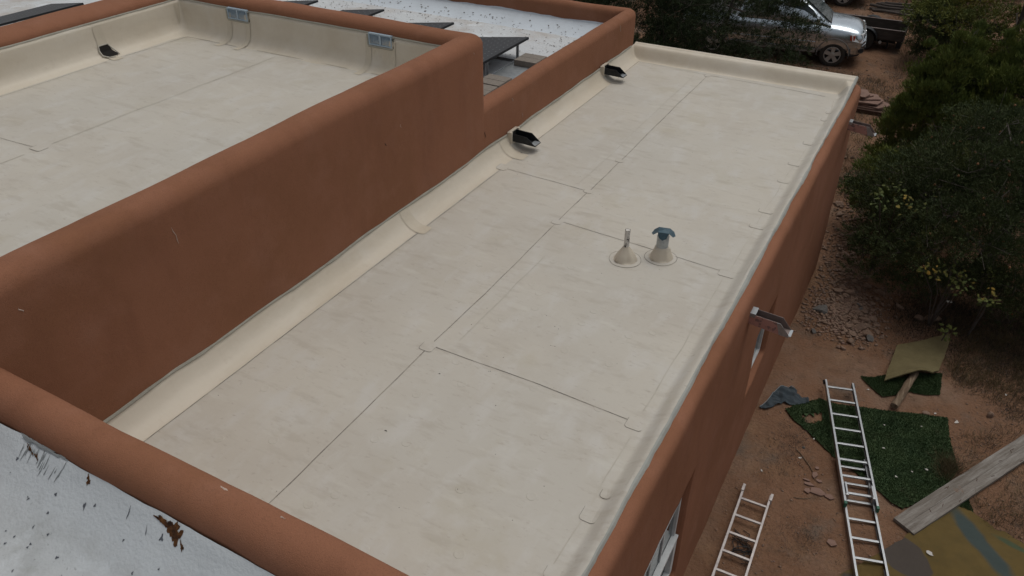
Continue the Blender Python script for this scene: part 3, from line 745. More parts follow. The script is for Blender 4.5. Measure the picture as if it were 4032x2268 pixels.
scars([((wx(6.3, 4.6), 6.30, 4.62), (wx(6.3, 4.6), 6.33, 4.58), .005), ((wx(8.4, 3.9), 8.42, 3.98), (wx(8.4, 3.9), 8.44, 3.88), .005)], 'stucco_scar', M['dark_scar'])
def blob(name, m, items, hf, dz=.004, parent=None, seed=0, flat=False):
    rg = random.Random(seed); mb = MB()
    if len(items) < 12 and len(items) > 1:
        for k_, it_ in enumerate(items): blob(name, m, [it_], hf, dz, parent, seed+k_)
        return
    for (x, y, rx, ry, an) in items:
        n = 26; vs = [(x, y, hf(x, y)+dz)]
        for k in range(n):
            a = 2*math.pi*k/n; q = 0.55+0.45*rg.random()+0.25*math.sin(a*3+x*7)
            u, v_ = rx*q*math.cos(a), ry*q*math.sin(a)
            X_, Y_ = x+u*math.cos(an)-v_*math.sin(an), y+u*math.sin(an)+v_*math.cos(an)
            vs.append((X_, Y_, hf(X_, Y_)+dz*.6))
        mb.add(vs, [(0, 1+k, 1+(k+1) % n) for k in range(n)])
    return hpart(mb.build(name, m, None))
def crest_n(x, y): return 4.705
# rusty holes in the near coating
hx = [(-3.03, 1.615, .055, .040, -.2), (-2.985, 1.60, .04, .035, -.5), (-3.13, 1.625, .075, .013, -.1), (-3.07, 1.62, .05, .020, -.1), (-2.93, 1.575, .035, .010, -.6), (-3.75, 1.62, .025, .016, -.8), (-3.765, 1.635, .014, .010, -.9), (-4.29, 1.615, .05, .010, -.3), (-4.21, 1.60, .035, .010, -.5)]
blob('rust_hole', M['rust'], hx, hn, .006, seed=3)
rg = random.Random(11)
fl = [(-3.08, 1.565, .014, .016, .3), (-3.69, 1.52, .01, .022, .4), (-3.93, 1.50, .012, .01, 0), (-3.37, 1.585, .005, .035, .2), (-3.2, 1.56, .003, .03, .5)]
fl += [(rg.uniform(-4.9, -2.9), rg.uniform(0.7, 1.55), rg.uniform(.003, .010), rg.uniform(.003, .012), rg.uniform(0, 3)) for _ in range(60)]
blob('roof_debris', M['fleck'], fl, hn, .006, seed=4)['kind'] = 'stuff'
M['grey_scuff'] = mat('grey_scuff', (0.22, 0.24, 0.25), 0.9)
sc_items = [(-4.33, 1.65, .12, .012, -.03), (-4.15, 1.65, .14, .016, 0.0), (-4.02, 1.655, .06, .008, 0)] + [(rg.uniform(-4.4, -3.95), rg.uniform(1.56, 1.63), .004, rg.uniform(.01, .045), rg.uniform(-.2, .2)) for _ in range(26)]
blob('grey_scuff', M['grey_scuff'], sc_items, hn, .007, seed=5)['kind'] = 'stuff'
blob('chalk_chip', M['white_scar'], [(-2.86, 1.875, .034, .010, -.1), (-2.85, 1.86, .022, .012, .5), (-2.43, 1.875, .022, .005, 0)], lambda x, y: 4.70+.02*fbm(x, 1.95, 0, .8, 2), .006, seed=6)
# specks on the cream roof
rg = random.Random(5)
sp = [(-3.17, 3.63, .016, .007, .1), (-3.18, 4.45, .009, .008, 0), (-2.74, 5.71, .006, .004, 0), (-2.59, 5.59, .010, .003, .2), (-2.54, 5.57, .003, .010, .2), (-2.45, 5.31, .005, .005, 0)]
sp += [(rg.uniform(-4.7, -1.5), rg.uniform(2.1, 13), rg.uniform(.0025, .006), rg.uniform(.0025, .006), rg.uniform(0, 3)) for _ in range(90)]
blob('roof_debris', mat('speck', (0.035, 0.03, 0.028), .9), sp, hm, .004, seed=8)['kind'] = 'stuff'

# ------------------------------------------------------------------ solar panels and ballast
def cell_mat():
    m = bpy.data.materials.new('solar_cells'); m.use_nodes = True; b = m.node_tree.nodes['Principled BSDF']
    b.inputs['Roughness'].default_value = 0.35; b.inputs['Specular IOR Level'].default_value = 0.22
    tc = nd(m, 'ShaderNodeTexCoord'); sp_ = nd(m, 'ShaderNodeSeparateXYZ'); lk(m, tc.outputs['Object'], sp_.inputs[0])
    def tri(o, per):
        a = nd(m, 'ShaderNodeMath', operation='DIVIDE'); lk(m, o, a.inputs[0]); a.inputs[1].default_value = per
        f = nd(m, 'ShaderNodeMath', operation='FRACT'); lk(m, a.outputs[0], f.inputs[0])
        s_ = nd(m, 'ShaderNodeMath', operation='SUBTRACT'); lk(m, f.outputs[0], s_.inputs[0]); s_.inputs[1].default_value = 0.5
        q = nd(m, 'ShaderNodeMath', operation='ABSOLUTE'); lk(m, s_.outputs[0], q.inputs[0]); return q.outputs[0]
    ax, ay = tri(sp_.outputs[0], 0.128), tri(sp_.outputs[1], 0.128)
    ad = nd(m, 'ShaderNodeMath', operation='ADD'); lk(m, ax, ad.inputs[0]); lk(m, ay, ad.inputs[1])
    gt = nd(m, 'ShaderNodeMath', operation='GREATER_THAN'); lk(m, ad.outputs[0], gt.inputs[0]); gt.inputs[1].default_value = 0.90
    mx = nd(m, 'ShaderNodeMath', operation='MAXIMUM'); lk(m, ax, mx.inputs[0]); lk(m, ay, mx.inputs[1])
    g2 = nd(m, 'ShaderNodeMath', operation='GREATER_THAN'); lk(m, mx.outputs[0], g2.inputs[0]); g2.inputs[1].default_value = 0.488
    c1 = nd(m, 'ShaderNodeMix', data_type='RGBA'); lk(m, g2.outputs[0], c1.inputs['Factor']); c1.inputs[6].default_value = (.012, .014, .018, 1); c1.inputs[7].default_value = (.045, .05, .055, 1)
    c2 = nd(m, 'ShaderNodeMix', data_type='RGBA'); lk(m, gt.outputs[0], c2.inputs['Factor']); lk(m, c1.outputs[2], c2.inputs[6]); c2.inputs[7].default_value = (.30, .31, .33, 1)
    lk(m, c2.outputs[2], b.inputs['Base Color']); return m
M['panel'] = cell_mat()
panel_labels = ['black solar panel nearest the corner of the tall brown wall, with ballast blocks beside it', 'second solar panel of the row, its dark edge above the brown parapet',
                'third solar panel of the row, behind the far grille', 'fourth solar panel of the row, at the top edge of the picture', 'leftmost dark solar panel tip at the top left corner']
def solar_panel(x, y, lab, z=4.19):
    t = empty('solar_panel', (x, y, 3.86)); tag(t, lab, 'solar panel', 'solar panels in a row on the white roof')
    Mx = Matrix.Translation((0, 0, z-3.86)) @ Matrix.Rotation(R(-8.2), 4, 'Y')     # east edge high
    def pm(mb, name, m, rot=True, **k):
        o = mb.build(name, m, t, **k)
        if rot: o.matrix_local = Mx
        return o
    L, W = 1.66, 1.02
    mb = MB(); mb.box(-W+.012, -.012, -L+.012, -.012, -.004, .0); pm(mb, 'cells', M['panel'])
    mb = MB(); mb.box(-W, 0, -L, -L+.0115, -.035, .0015); mb.box(-W, 0, -.0115, 0, -.035, .0015); mb.box(-W, -W+.0115, -L+.0115, -.0115, -.035, .0015); mb.box(-.0115, 0, -L+.0115, -.0115, -.035, .0015)
    pm(mb, 'frame', M['black_metal'])
    for yy_ in (-.36, -1.36):
        mb = MB(); mb.box(-.035, -.03, yy_-.02, yy_+.02, .012, z-3.86-.03); mb.box(-.035, -.005, yy_+.016, yy_+.02, .012, z-3.86-.03); pm(mb, 'post', M['alu'], False)
        mb = MB(); mb.box(-W-.02, .50, yy_-.02, yy_+.02, .004, .012); mb.box(-W-.02, .50, yy_+.016, yy_+.02, .012, .035); pm(mb, 'cross_rail', M['alu'], False)
    return t
solar_panel(-6.18, 11.82, panel_labels[0])
for i, x in enumerate((-7.75, -9.35, -10.85)): solar_panel(x, 11.95 + (0.1 if i == 1 else 0), panel_labels[i+1])
solar_panel(-14.26, 9.38, panel_labels[4], 4.28)
tr = tag(empty('ballast_tray', (-5.95, 10.4, 3.875)), 'long low aluminium ballast tray under the grey blocks', 'tray')
mb = MB(); mb.box(-.26, .215, -2.2, 1.32, .012, .016); mb.build('pan', M['galv'], tr)
mb = MB(); mb.box(.218, .224, -2.2, 1.32, .0, .05); mb.box(.224, .26, -2.2, 1.32, .0, .006); mb.build('rail', M['alu'], tr)
mb = MB(); mb.box(-.27, -.264, -2.2, 1.32, .0, .04); mb.build('rail', M['alu'], tr)
def block(x, y, lab, rz=0.0):
    o = MB().box(-.20, .20, -.10, .10, 0, .095).build('concrete_block', M['concrete'], None, bevel=.004)
    o.location = (x, y, 3.893); o.rotation_euler = (0, 0, rz); tag(o, lab, 'concrete block', 'grey concrete ballast blocks'); return o
block(-5.93, 11.52, 'grey concrete block at the far end of the tray, farther of the touching pair', .01)
block(-5.93, 11.315, 'grey concrete block at the far end of the tray, nearer of the touching pair', .01)
block(-5.93, 10.32, 'grey concrete block beside the panel post, farther of the middle pair', -.02)
block(-5.93, 10.11, 'grey concrete block of the middle pair, just beyond the dark gap', -.02)
block(-5.92, 9.87, 'grey concrete block just nearer than the dark gap', .0)
block(-5.92, 9.665, 'nearest grey concrete block, half hidden by the tall wall corner', .01)
# leaf litter on the panel roof
rg = random.Random(15); it = []
for _ in range(650):
    x = rg.uniform(-12.5, -5.35); y = 13.5-abs(rg.gauss(0, 1.3)); it.append((x, y, rg.uniform(.008, .028), rg.uniform(.004, .014), rg.uniform(0, 3)))
for _ in range(500):
    it.append((rg.uniform(-5.62, -5.42), rg.uniform(8.6, 12.5), rg.uniform(.006, .02), rg.uniform(.004, .01), rg.uniform(0, 3)))
def blob_free(name, m, items, hf, dz, n=6, seed=0):
    rg = random.Random(seed); mb = MB()
    for (x, y, rx, ry, an) in items:
        vs = []
        for k in range(n):
            a = 2*math.pi*k/n; q = .6+.5*rg.random(); u, v_ = rx*q*math.cos(a), ry*q*math.sin(a)
            X_, Y_ = x+u*math.cos(an)-v_*math.sin(an), y+u*math.sin(an)+v_*math.cos(an)
            vs.append((X_, Y_, hf(X_, Y_)+dz+.4*rx*rg.random()))
        mb.add(vs, [tuple(range(n))])
    return mb.build(name, m, None)
M['litter'] = layered('leaf_litter', (0.11, 0.08, 0.055), [((0.05, 0.04, 0.035), 3, .4, .6, 5, S1, 0, .9)], rough=.95)
tag(blob_free('leaf_litter', M['litter'], it, hs_, .004, 6, 2), 'brown leaf litter scattered over the white roof', 'leaf litter', kind='stuff')

# ------------------------------------------------------------------ things on the ground
def in_poly(x, y, P):
    c = False; n = len(P); j = n-1
    for i in range(n):
        if (P[i][1] > y) != (P[j][1] > y) and x < (P[j][0]-P[i][0])*(y-P[i][1])/(P[j][1]-P[i][1])+P[i][0]: c = not c
        j = i
    return c
def smooth_poly(P, n=3, jit=0.0, seed=0):
    rg = random.Random(seed); out = []
    for i in range(len(P)):
        a = P[i]; b = P[(i+1) % len(P)]
        for k in range(n):
            t = k/n; out.append((a[0]+(b[0]-a[0])*t+rg.uniform(-jit, jit), a[1]+(b[1]-a[1])*t+rg.uniform(-jit, jit)))
    return out
def slab_from_poly(P, h, hf, thick, holes=(), name='slab', mb_extra=None):
    """draped sheet of some thickness with outline P; hf(x, y) is the underside height"""
    bm = bmesh.new(); vs = [bm.verts.new((x, y, 0)) for x, y in P]; bm.faces.new(vs)
    for hh in holes:
        pass
    bmesh.ops.triangulate(bm, faces=bm.faces)
    for _ in range(9):
        es = [e for e in bm.edges if e.calc_length() > h]
        if not es: break
        bmesh.ops.subdivide_edges(bm, edges=es, cuts=1, use_grid_fill=False); bmesh.ops.triangulate(bm, faces=[f for f in bm.faces if len(f.verts) > 3])
    if holes:
        dl = [f for f in bm.faces if any(in_poly(f.calc_center_median().x, f.calc_center_median().y, H_) for H_ in holes)]
        bmesh.ops.delete(bm, geom=dl, context='FACES')
    bmesh.ops.recalc_face_normals(bm, faces=bm.faces)
    if sum(f.normal.z for f in bm.faces) < 0: bmesh.ops.reverse_faces(bm, faces=bm.faces)
    top = {v: hf(v.co.x, v.co.y) for v in bm.verts}
    r = bmesh.ops.extrude_face_region(bm, geom=list(bm.faces))
    newv = [v for v in r['geom'] if isinstance(v, bmesh.types.BMVert)]
    for v in newv: v.co.z = hf(v.co.x, v.co.y)+thick
    for v, z in top.items():
        if v.is_valid: v.co.z = z
    bmesh.ops.recalc_face_normals(bm, faces=bm.faces)
    me = bpy.data.meshes.new(name); bm.to_mesh(me); bm.free(); return me

# --- artificial turf
M['turf'] = layered('artificial_turf', (0.036, 0.066, 0.024), [((0.095, 0.080, 0.050), 3.2, 0.60, 0.74, 8, S1, 23, .6), ((0.050, 0.080, 0.030), 6, 0.4, 0.65, 5, S1, 0, .8), ((0.012, 0.034, 0.010), 2.2, 0.5, 0.7, 6, S1, 5, .8)], rough=0.75, spec=.25)
def turf(name, P, label, n, holes=(), seed=0, lift=0.01):
    PP = smooth_poly(P, 5, .012, seed)
    hf = lambda x, y: gz(x, y)+lift+0.012*fbm(x, y, 3, 2.3, 2)+.008
    me = slab_from_poly(PP, 0.16, hf, .008, holes)
    o = link_mesh(name, me, M['turf'], None, False)
    x0, x1 = min(p[0] for p in PP), max(p[0] for p in PP); y0, y1 = min(p[1] for p in PP), max(p[1] for p in PP)
    rg = np.random.default_rng(seed+3); V = []; F = []
    cnt = 0
    while cnt < n:
        x = rg.uniform(x0, x1); y = rg.uniform(y0, y1)
        if not in_poly(x, y, PP) or any(in_poly(x, y, H_) for H_ in holes): continue
        z = hf(x, y)+.008; a = rg.uniform(0, 6.28); l = rg.uniform(.018, .034); w_ = .004
        dx, dy = math.cos(a), math.sin(a); lean = rg.uniform(.1, .9)*l+.3*l*fbm(x, y, 8, 3, 2)
        ln = rg.uniform(0, 6.28); k = len(V)
        V += [(x-dx*w_, y-dy*w_, z), (x+dx*w_, y+dy*w_, z), (x+math.cos(ln)*lean, y+math.sin(ln)*lean, z+l*.8)]; F.append((k, k+1, k+2)); cnt += 1
    bl = link_mesh('turf_blades', np_mesh('turf_blades', V, F), M['turf'], o)
    bl['kind'] = 'stuff'
    tag(o, label, 'artificial turf', 'pieces of green artificial turf on the dirt'); return o
TURF1 = [(-0.62, 9.66), (-0.44, 9.93), (-0.22, 10.18), (0.05, 10.17), (0.38, 10.27), (0.82, 10.39), (1.52, 10.61), (1.57, 10.23), (1.61, 10.0), (1.72, 9.59), (1.66, 9.3), (1.52, 8.95), (1.28, 8.63), (1.15, 8.46), (1.02, 8.48), (0.57, 8.82), (0.33, 8.91), (0.13, 9.06), (-0.2, 9.33), (-0.45, 9.48)]
turf('artificial_turf', TURF1, 'large dark green turf offcut lying under the long extension ladder', 42000, holes=[[(-0.38, 9.64), (-0.25, 9.52), (-0.17, 9.62), (-0.10, 9.68), (-0.07, 9.83), (-0.15, 9.86), (-0.23, 9.79), (-0.33, 9.73)]], seed=1)
turf('artificial_turf', [(0.23, 10.97), (0.42, 11.06), (0.58, 11.18), (0.82, 11.25), (1.0, 11.42), (1.36, 11.65), (1.37, 11.1), (1.13, 10.97), (0.94, 10.94), (0.62, 10.64)], 'small ragged green turf piece poking out from under the tan foam mat', 12000, seed=2)
turf('artificial_turf', [(1.70, 9.0), (1.86, 9.12), (1.95, 8.87), (1.78, 8.84)], 'tiny corner of green turf between the wooden plank and the painted mat', 1800, seed=5, lift=.004)

# --- foam mat with curled lower edge
M['mat'] = layered('tan_foam', (0.150, 0.125, 0.062), [((0.120, 0.098, 0.048), 5, 0.4, 0.65, 6, S1, 0, .8), ((0.19, .165, .09), 60, .55, .7, 4, S1, 3, .7)], rough=.95, bumps=[(120, .7, .006, 3)])
MATP = [(0.64, 12.00), (0.70, 12.08), (0.96, 12.30), (1.20, 12.55), (1.385, 12.77), (1.38, 12.43), (1.33, 11.9), (1.28, 11.5), (1.20, 11.38), (1.03, 11.30), (0.80, 11.12), (0.58, 10.95), (0.585, 11.2), (0.61, 11.52)]
def hmat(x, y):
    u = (y-10.95)-(x-.58)*.62            # distance from the lower edge
    return gz(x, y)+0.055+0.10*math.exp(-((x-1.0)/.35)**2-((y-11.25)/.35)**2)+0.05*math.exp(-((u-.10)/.09)**2)+0.03*smooth((y-11.8)/1.0)+.012*fbm(x, y, 2, 2, 2)
o = link_mesh('foam_mat', slab_from_poly(smooth_poly(MATP, 4, .004, 4), .07, hmat, .022), M['mat'], None, False)
tag(o, 'tan diamond shaped foam mat with a buckled near edge', 'mat')
# --- weathered post under the mat
M['old_wood'] = layered('old_wood', (0.150, 0.108, 0.072), [((0.09, 0.06, 0.04), 9, 0.48, 0.62, 8, (3.5, .5, 3.5), 0, .9), ((0.27, .21, .15), 8, .52, .66, 7, (4, .4, 4), 5, .8)], rough=.92, bumps=[(30, .8, .01, 5)])
mb = MB(); a = Vector((0.79, 10.44, .075)); b = Vector((0.985, 11.42, .085))
mb.tube([a.lerp(b, k/12)+Vector((.003*math.sin(k*.5), 0, .003*math.cos(k*1.7))) for k in range(13)], [.056+.003*math.sin(k*1.9) for k in range(13)], 10, flat=.8)
tag(mb.build('wooden_post', M['old_wood'], None, smooth=True), 'short weathered round post sticking out from under the tan mat', 'post')

# --- towel
M['towel'] = layered('blue_grey_cloth', (0.045, 0.060, 0.072), [((0.065, 0.080, 0.092), 9, .45, .65, 6, S1, 0, .8)], rough=.97, bumps=[(140, .7, .005, 3)])
TW = [(-0.97, 9.49), (-0.90, 9.70), (-0.87, 9.92), (-0.80, 10.10), (-0.66, 10.19), (-0.56, 10.17), (-0.56, 10.09), (-0.45, 10.08), (-0.37, 10.12), (-0.35, 9.99), (-0.50, 9.83), (-0.60, 9.80), (-0.68, 9.80), (-0.80, 9.62), (-0.88, 9.50)]
def htw(x, y): return gz(x, y)+.012+.055*abs(fbm(x*.8, y*1.6, 5, 4.0, 3))+.03*max(0, math.sin((x*1.4+y*.5)*21+3*fbm(x, y, 1, 2, 2)))*.6
o = link_mesh('towel', slab_from_poly(smooth_poly(TW, 4, .01, 8), .022, htw, .008), M['towel'], None, True)
tag(o, 'crumpled blue grey towel lying by the foot of the wall', 'towel')
mb = MB(); P = smooth_poly(TW, 5, .0, 8)[:24]; mb.tube([(x, y, htw(x, y)+.012) for x, y in P], .004, 5); mb.build('hem', mat('pale_hem', (.25, .30, .33), .9), o)

# --- ladders
M['green_cap'] = mat('green_plastic', (0.01, 0.10, 0.06), .5)
def ladder_section(parent, Mx, n_r, W=.42, L=2.44, rail_h=.075, first=.10, name='rail', caps=False, mm='alu'):
    """local: rungs across X, rails along +Y"""
    for sx in (0, 1):
        mb = MB(); x0 = sx*W; d = 1 if sx == 0 else -1
        mb.box(min(x0, x0+.004*d), max(x0, x0+.004*d), 0, L, 0, rail_h, Mx)
        for z in (0, rail_h-.004): mb.box(min(x0+.0042*d, x0+.026*d), max(x0+.0042*d, x0+.026*d), 0, L, z, z+.004, Mx)
        mb.build('rail', M[mm], parent)
        if caps:
            mb = MB(); mb.box(x0-.006 if sx else x0-.004, x0+.032*d if sx == 0 else x0+.004, L-.02, L+.028, -.004, rail_h+.004, Mx) if sx == 0 else mb.box(x0-.032, x0+.006, L-.02, L+.028, -.004, rail_h+.004, Mx)
            mb.build('end_cap', M['green_cap'], parent, bevel=.004)
    for k in range(n_r):
        y = first+k*.3048
        if y > L: break
        mb = MB(); mb.box(.006, W-.006, y-.016, y+.016, rail_h*.5-.011, rail_h*.5+.013, Mx); mb.build('rung', M[mm], parent, bevel=.004)
def axes_matrix(o, yd, z=0, roll=0.0):
    yv_ = Vector(yd).normalized(); xv_ = yv_.cross(Vector((0, 0, 1))).normalized(); zv_ = xv_.cross(yv_)
    if roll: 
        q = Matrix.Rotation(roll, 3, yv_); xv_ = q @ xv_; zv_ = q @ zv_
    return Matrix(((xv_.x, yv_.x, zv_.x, o[0]), (xv_.y, yv_.y, zv_.y, o[1]), (xv_.z, yv_.z, zv_.z, o[2]), (0, 0, 0, 1)))
t = tag(empty('extension_ladder', (0.2, 9, 0)), 'long aluminium extension ladder lying across the green turf, with green end caps', 'ladder')
u = Vector((.280, -.960, 0))
A0 = Vector((0.17, 10.55, .085))     # right rail top corner, x axis points towards -x from here
T0 = Matrix.Translation((-0.2, -9, 0))
ladder_section(t, T0 @ axes_matrix((0.175, 10.57, .095), (u.x, u.y, -.004)), 8, L=2.46, first=.13, caps=True)
ladder_section(t, T0 @ axes_matrix(tuple(Vector((0.155, 10.56, .02))+u*1.55), (u.x, u.y, 0)), 8, W=.385, L=2.5, first=.17)
Ml = T0 @ axes_matrix((0.175, 10.57, .095), (u.x, u.y, 0))
for sx in (.045, .375):
    mb = MB(); mb.box(sx-.012, sx+.012, 2.12, 2.34, .02, .09, Ml); mb.box(sx-.02, sx+.02, 2.31, 2.345, -.02, .085, Ml); mb.build('rung_lock', M['alu'], t, bevel=.004)
for sx in (.0, .42):
    mb = MB(); mb.tube([Ml @ Vector((sx, -.01+.0*k, .03)) + Vector((0, 0, 0)) for k in range(1)] + [Ml @ Vector((sx, .05, .03))], .026, 10); mb.build('guide_wheel', M['black_metal'], t, smooth=True)
t = tag(empty('ladder_section', (-.6, 7, 0)), 'shorter bare ladder section lying near the wall at the bottom of the picture', 'ladder')
T0 = Matrix.Translation((.6, -7, 0))
M['alu2'] = mat('dull_aluminium', (0.50, 0.47, 0.46), 0.45, 0.6, 0.5, var=(0.36, 0.33, 0.33), var_scale=14)
ladder_section(t, T0 @ axes_matrix((-0.385, 7.78, .055), (.028, -1, 0), roll=0), 8, W=.375, L=2.44, rail_h=.06, first=.20, mm='alu2')
for sx in (-.385, -.75):
    mb = MB(); mb.box(sx-.018, sx+.018, 7.68, 7.80, .04, .13, T0); mb.build('rail_hook', M['alu2'], t, bevel=.004)

# --- plank
M['plank'] = layered('weathered_plank', (0.205, 0.185, 0.165), [((0.135, 0.118, 0.10), 5, 0.42, 0.62, 8, (6, .45, 6), 0, .9), ((0.29, .275, .255), 4, .50, .66, 8, (5, .5, 5), 5, .8), ((0.20, .11, .07), 1.6, .63, .70, 5, S1, 9, .8)], rough=.9, bumps=[(28, .6, .01, 5)])
t = empty('wooden_plank', (1.185, 8.125, 0), math.atan2(2.07, 1.19)-math.pi/2); tag(t, 'long grey weathered board lying diagonally over the painted mat', 'plank')
mb = MB(); L = 3.7
n = 60
for (x0, x1) in ((-.148, -.004), (.004, .148)):
    vs = []
    for k in range(n+1):
        y = L*k/n; w_ = .004*fbm(x0, y, 3, 4, 3); b_ = .004*fbm(0, y, 3, 1, 2)
        for (x, z) in ((x0+w_, .040), (x0+w_, .086+b_), (x1+w_*.6, .086+b_), (x1+w_*.6, .040)): vs.append((x, y, z))
    fs = [(4*k+j, 4*k+(j+1) % 4, 4*k+4+(j+1) % 4, 4*k+4+j) for k in range(n) for j in range(4)]+[(0, 3, 2, 1), (4*n, 4*n+1, 4*n+2, 4*n+3)]
    mb.add(vs, fs)
mb.box(-.0045, .0045, .01, L-.01, .042, .081)
mb.build('board', M['plank'], t)
mb = MB()
rg = random.Random(3)
for (x, y) in ((-.11, 1.02), (-.10, 1.05), (.12, .98), (.05, .72), (.02, 1.5), (.09, 1.75), (-.02, 2.1), (-.05, 2.4), (-.06, 2.46), (.13, 2.35), (.02, .5)):
    a_ = rg.uniform(-.4, 1.0); mb.box(-.004, .004, -.026, .026, .0865, .0895, Matrix.Translation((x, y, 0)) @ Matrix.Rotation(a_, 4, 'Z'))
mb.build('crack', M['dark_scar'], t)['kind'] = 'stuff'

# --- painted ridged mat (gold and grey blue)
def tarp_mat():
    m = layered('painted_ridged_mat', (0.195, 0.135, 0.048), [((0.145, 0.105, 0.040), 3, .4, .65, 6, S1, 0, .8), ((.12, .11, .05), 30, .6, .7, 4, S1, 5, .5)], rough=.9, spec=.2)
    b = m.node_tree.nodes['Principled BSDF']; tc = nd(m, 'ShaderNodeTexCoord'); last = b.inputs['Base Color'].links[0].from_socket
    nz = nd(m, 'ShaderNodeTexNoise', Scale=2.2, Detail=3.0); lk(m, tc.outputs['Object'], nz.inputs['Vector'])
    for (cx, cy, ang, sx, sy, col, soft) in ((1.26, 7.68, -.5, .34, .26, (.105, .090, .082), .10), (2.05, 8.36, -.88, .62, .12, (.075, .105, .105), .45), (2.7, 7.3, -.8, .5, .3, (.08, .10, .10), .3), (.9, 6.6, .4, .25, .5, (.10, .088, .08), .15), (2.45, 8.52, -.3, .22, .05, (.09, .125, .075), .6)):
        mp = nd(m, 'ShaderNodeMapping'); mp.vector_type = 'TEXTURE'; mp.inputs['Location'].default_value = (cx, cy, 0); mp.inputs['Rotation'].default_value = (0, 0, ang); mp.inputs['Scale'].default_value = (sx, sy, 1000)
        lk(m, tc.outputs['Object'], mp.inputs[0]); ln = nd(m, 'ShaderNodeVectorMath', operation='LENGTH'); lk(m, mp.outputs[0], ln.inputs[0])
        ad = nd(m, 'ShaderNodeMath', operation='ADD'); lk(m, ln.outputs['Value'], ad.inputs[0]); lk(m, nz.outputs['Fac'], ad.inputs[1])
        rp = nd(m, 'ShaderNodeMapRange'); rp.inputs['From Min'].default_value = 1.5+soft/2; rp.inputs['From Max'].default_value = 1.5-soft/2; rp.inputs['To Max'].default_value = .95; lk(m, ad.outputs[0], rp.inputs['Value'])
        mx = nd(m, 'ShaderNodeMix', data_type='RGBA'); lk(m, rp.outputs[0], mx.inputs['Factor']); lk(m, last, mx.inputs[6]); mx.inputs[7].default_value = (*col, 1); last = mx.outputs[2]
    lk(m, last, b.inputs['Base Color'])
    mp = nd(m, 'ShaderNodeMapping'); mp.inputs['Rotation'].default_value = (0, 0, R(-36))
    lk(m, tc.outputs['Object'], mp.inputs[0]); wv = nd(m, 'ShaderNodeTexWave', Scale=26.0, Distortion=.6); wv.bands_direction = 'Y'; lk(m, mp.outputs[0], wv.inputs['Vector'])
    bp = nd(m, 'ShaderNodeBump', Strength=.8, Distance=.012); lk(m, wv.outputs['Fac'], bp.inputs['Height']); lk(m, bp.outputs[0], b.inputs['Normal']); return m
TP = [(1.72, 8.86), (1.80, 8.89), (1.92, 8.86), (2.14, 8.76), (2.22, 8.70), (2.33, 8.72), (2.54, 8.60), (3.0, 8.45), (3.9, 8.2), (3.9, 5.9), (0.45, 5.9), (0.40, 6.6), (0.64, 7.1), (0.94, 7.54), (1.20, 7.94), (1.30, 8.15), (1.52, 8.50)]
htp = lambda x, y: gz(x, y)+.008+.012*fbm(x, y, 3, 1.3, 3)+.006
o = link_mesh('painted_mat', slab_from_poly(smooth_poly(TP, 4, .008, 12), .12, htp, .014), tarp_mat(), None, False)
tag(o, 'ridged mat with gold and grey blue paint patches in the bottom right corner', 'mat')

# --- rocks
M['rock'] = layered('tan_rock', (0.255, 0.172, 0.124), [((0.18, 0.135, 0.11), 9, .4, .65, 6, S1, 0, .8), ((0.30, .185, .15), 20, .55, .7, 5, S1, 4, .7)], rough=.95, bumps=[(50, .7, .01, 5)])
M['grey_rock'] = layered('grey_rock', (0.125, 0.120, 0.115), [((0.17, 0.165, 0.16), 12, .4, .65, 6, S1, 0, .8)], rough=.95, bumps=[(50, .7, .01, 5)])
M['pink_stone'] = layered('pink_flagstone', (0.235, 0.150, 0.120), [((0.17, 0.105, 0.085), 7, .45, .68, 7, S1, 0, .8), ((.29, .20, .165), 4, .55, .7, 5, S1, 3, .7)], rough=.92, bumps=[(40, .5, .008, 5)])
rock_me = []
for k in range(8):
    bm = bmesh.new(); bmesh.ops.create_icosphere(bm, subdivisions=2, radius=1.0)
    rg = random.Random(50+k); pl = [(Vector((rg.uniform(-1, 1), rg.uniform(-1, 1), rg.uniform(-.6, 1))).normalized(), rg.uniform(.42, .74)) for _ in range(9)]
    for v in bm.verts:
        for nrm, d_ in pl:
            q = v.co.dot(nrm)-d_
            if q > 0: v.co -= nrm*q
        v.co *= 1+.05*mnoise.noise(v.co*2.2+Vector((k*5, 0, 0)))
    me = bpy.data.meshes.new('rock'); bm.to_mesh(me); bm.free(); me.materials.append(M['rock'] if k < 6 else M['grey_rock']); rock_me.append(me)
rg = random.Random(21)
def rock(x, y, s_, label, group=None, k=None, flat=.55, zoff=0):
    k = rg.randrange(6) if k is None else k
    o = bpy.data.objects.new('rock', rock_me[k]); C.objects.link(o)
    sx, sy, sz = s_*rg.uniform(.8, 1.25), s_*rg.uniform(.65, 1.0), s_*flat*rg.uniform(.8, 1.2)
    o.scale = (sx, sy, sz); o.rotation_euler = (rg.uniform(-.2, .2), rg.uniform(-.2, .2), rg.uniform(0, 6.28)); o.location = (x, y, gz(x, y)+sz*.45+zoff)
    tag(o, label, 'rock', group); return o
GP = 'rocks of the rubble heap beside the east wall'; GL = 'rocks along the foot of the big dark tree'
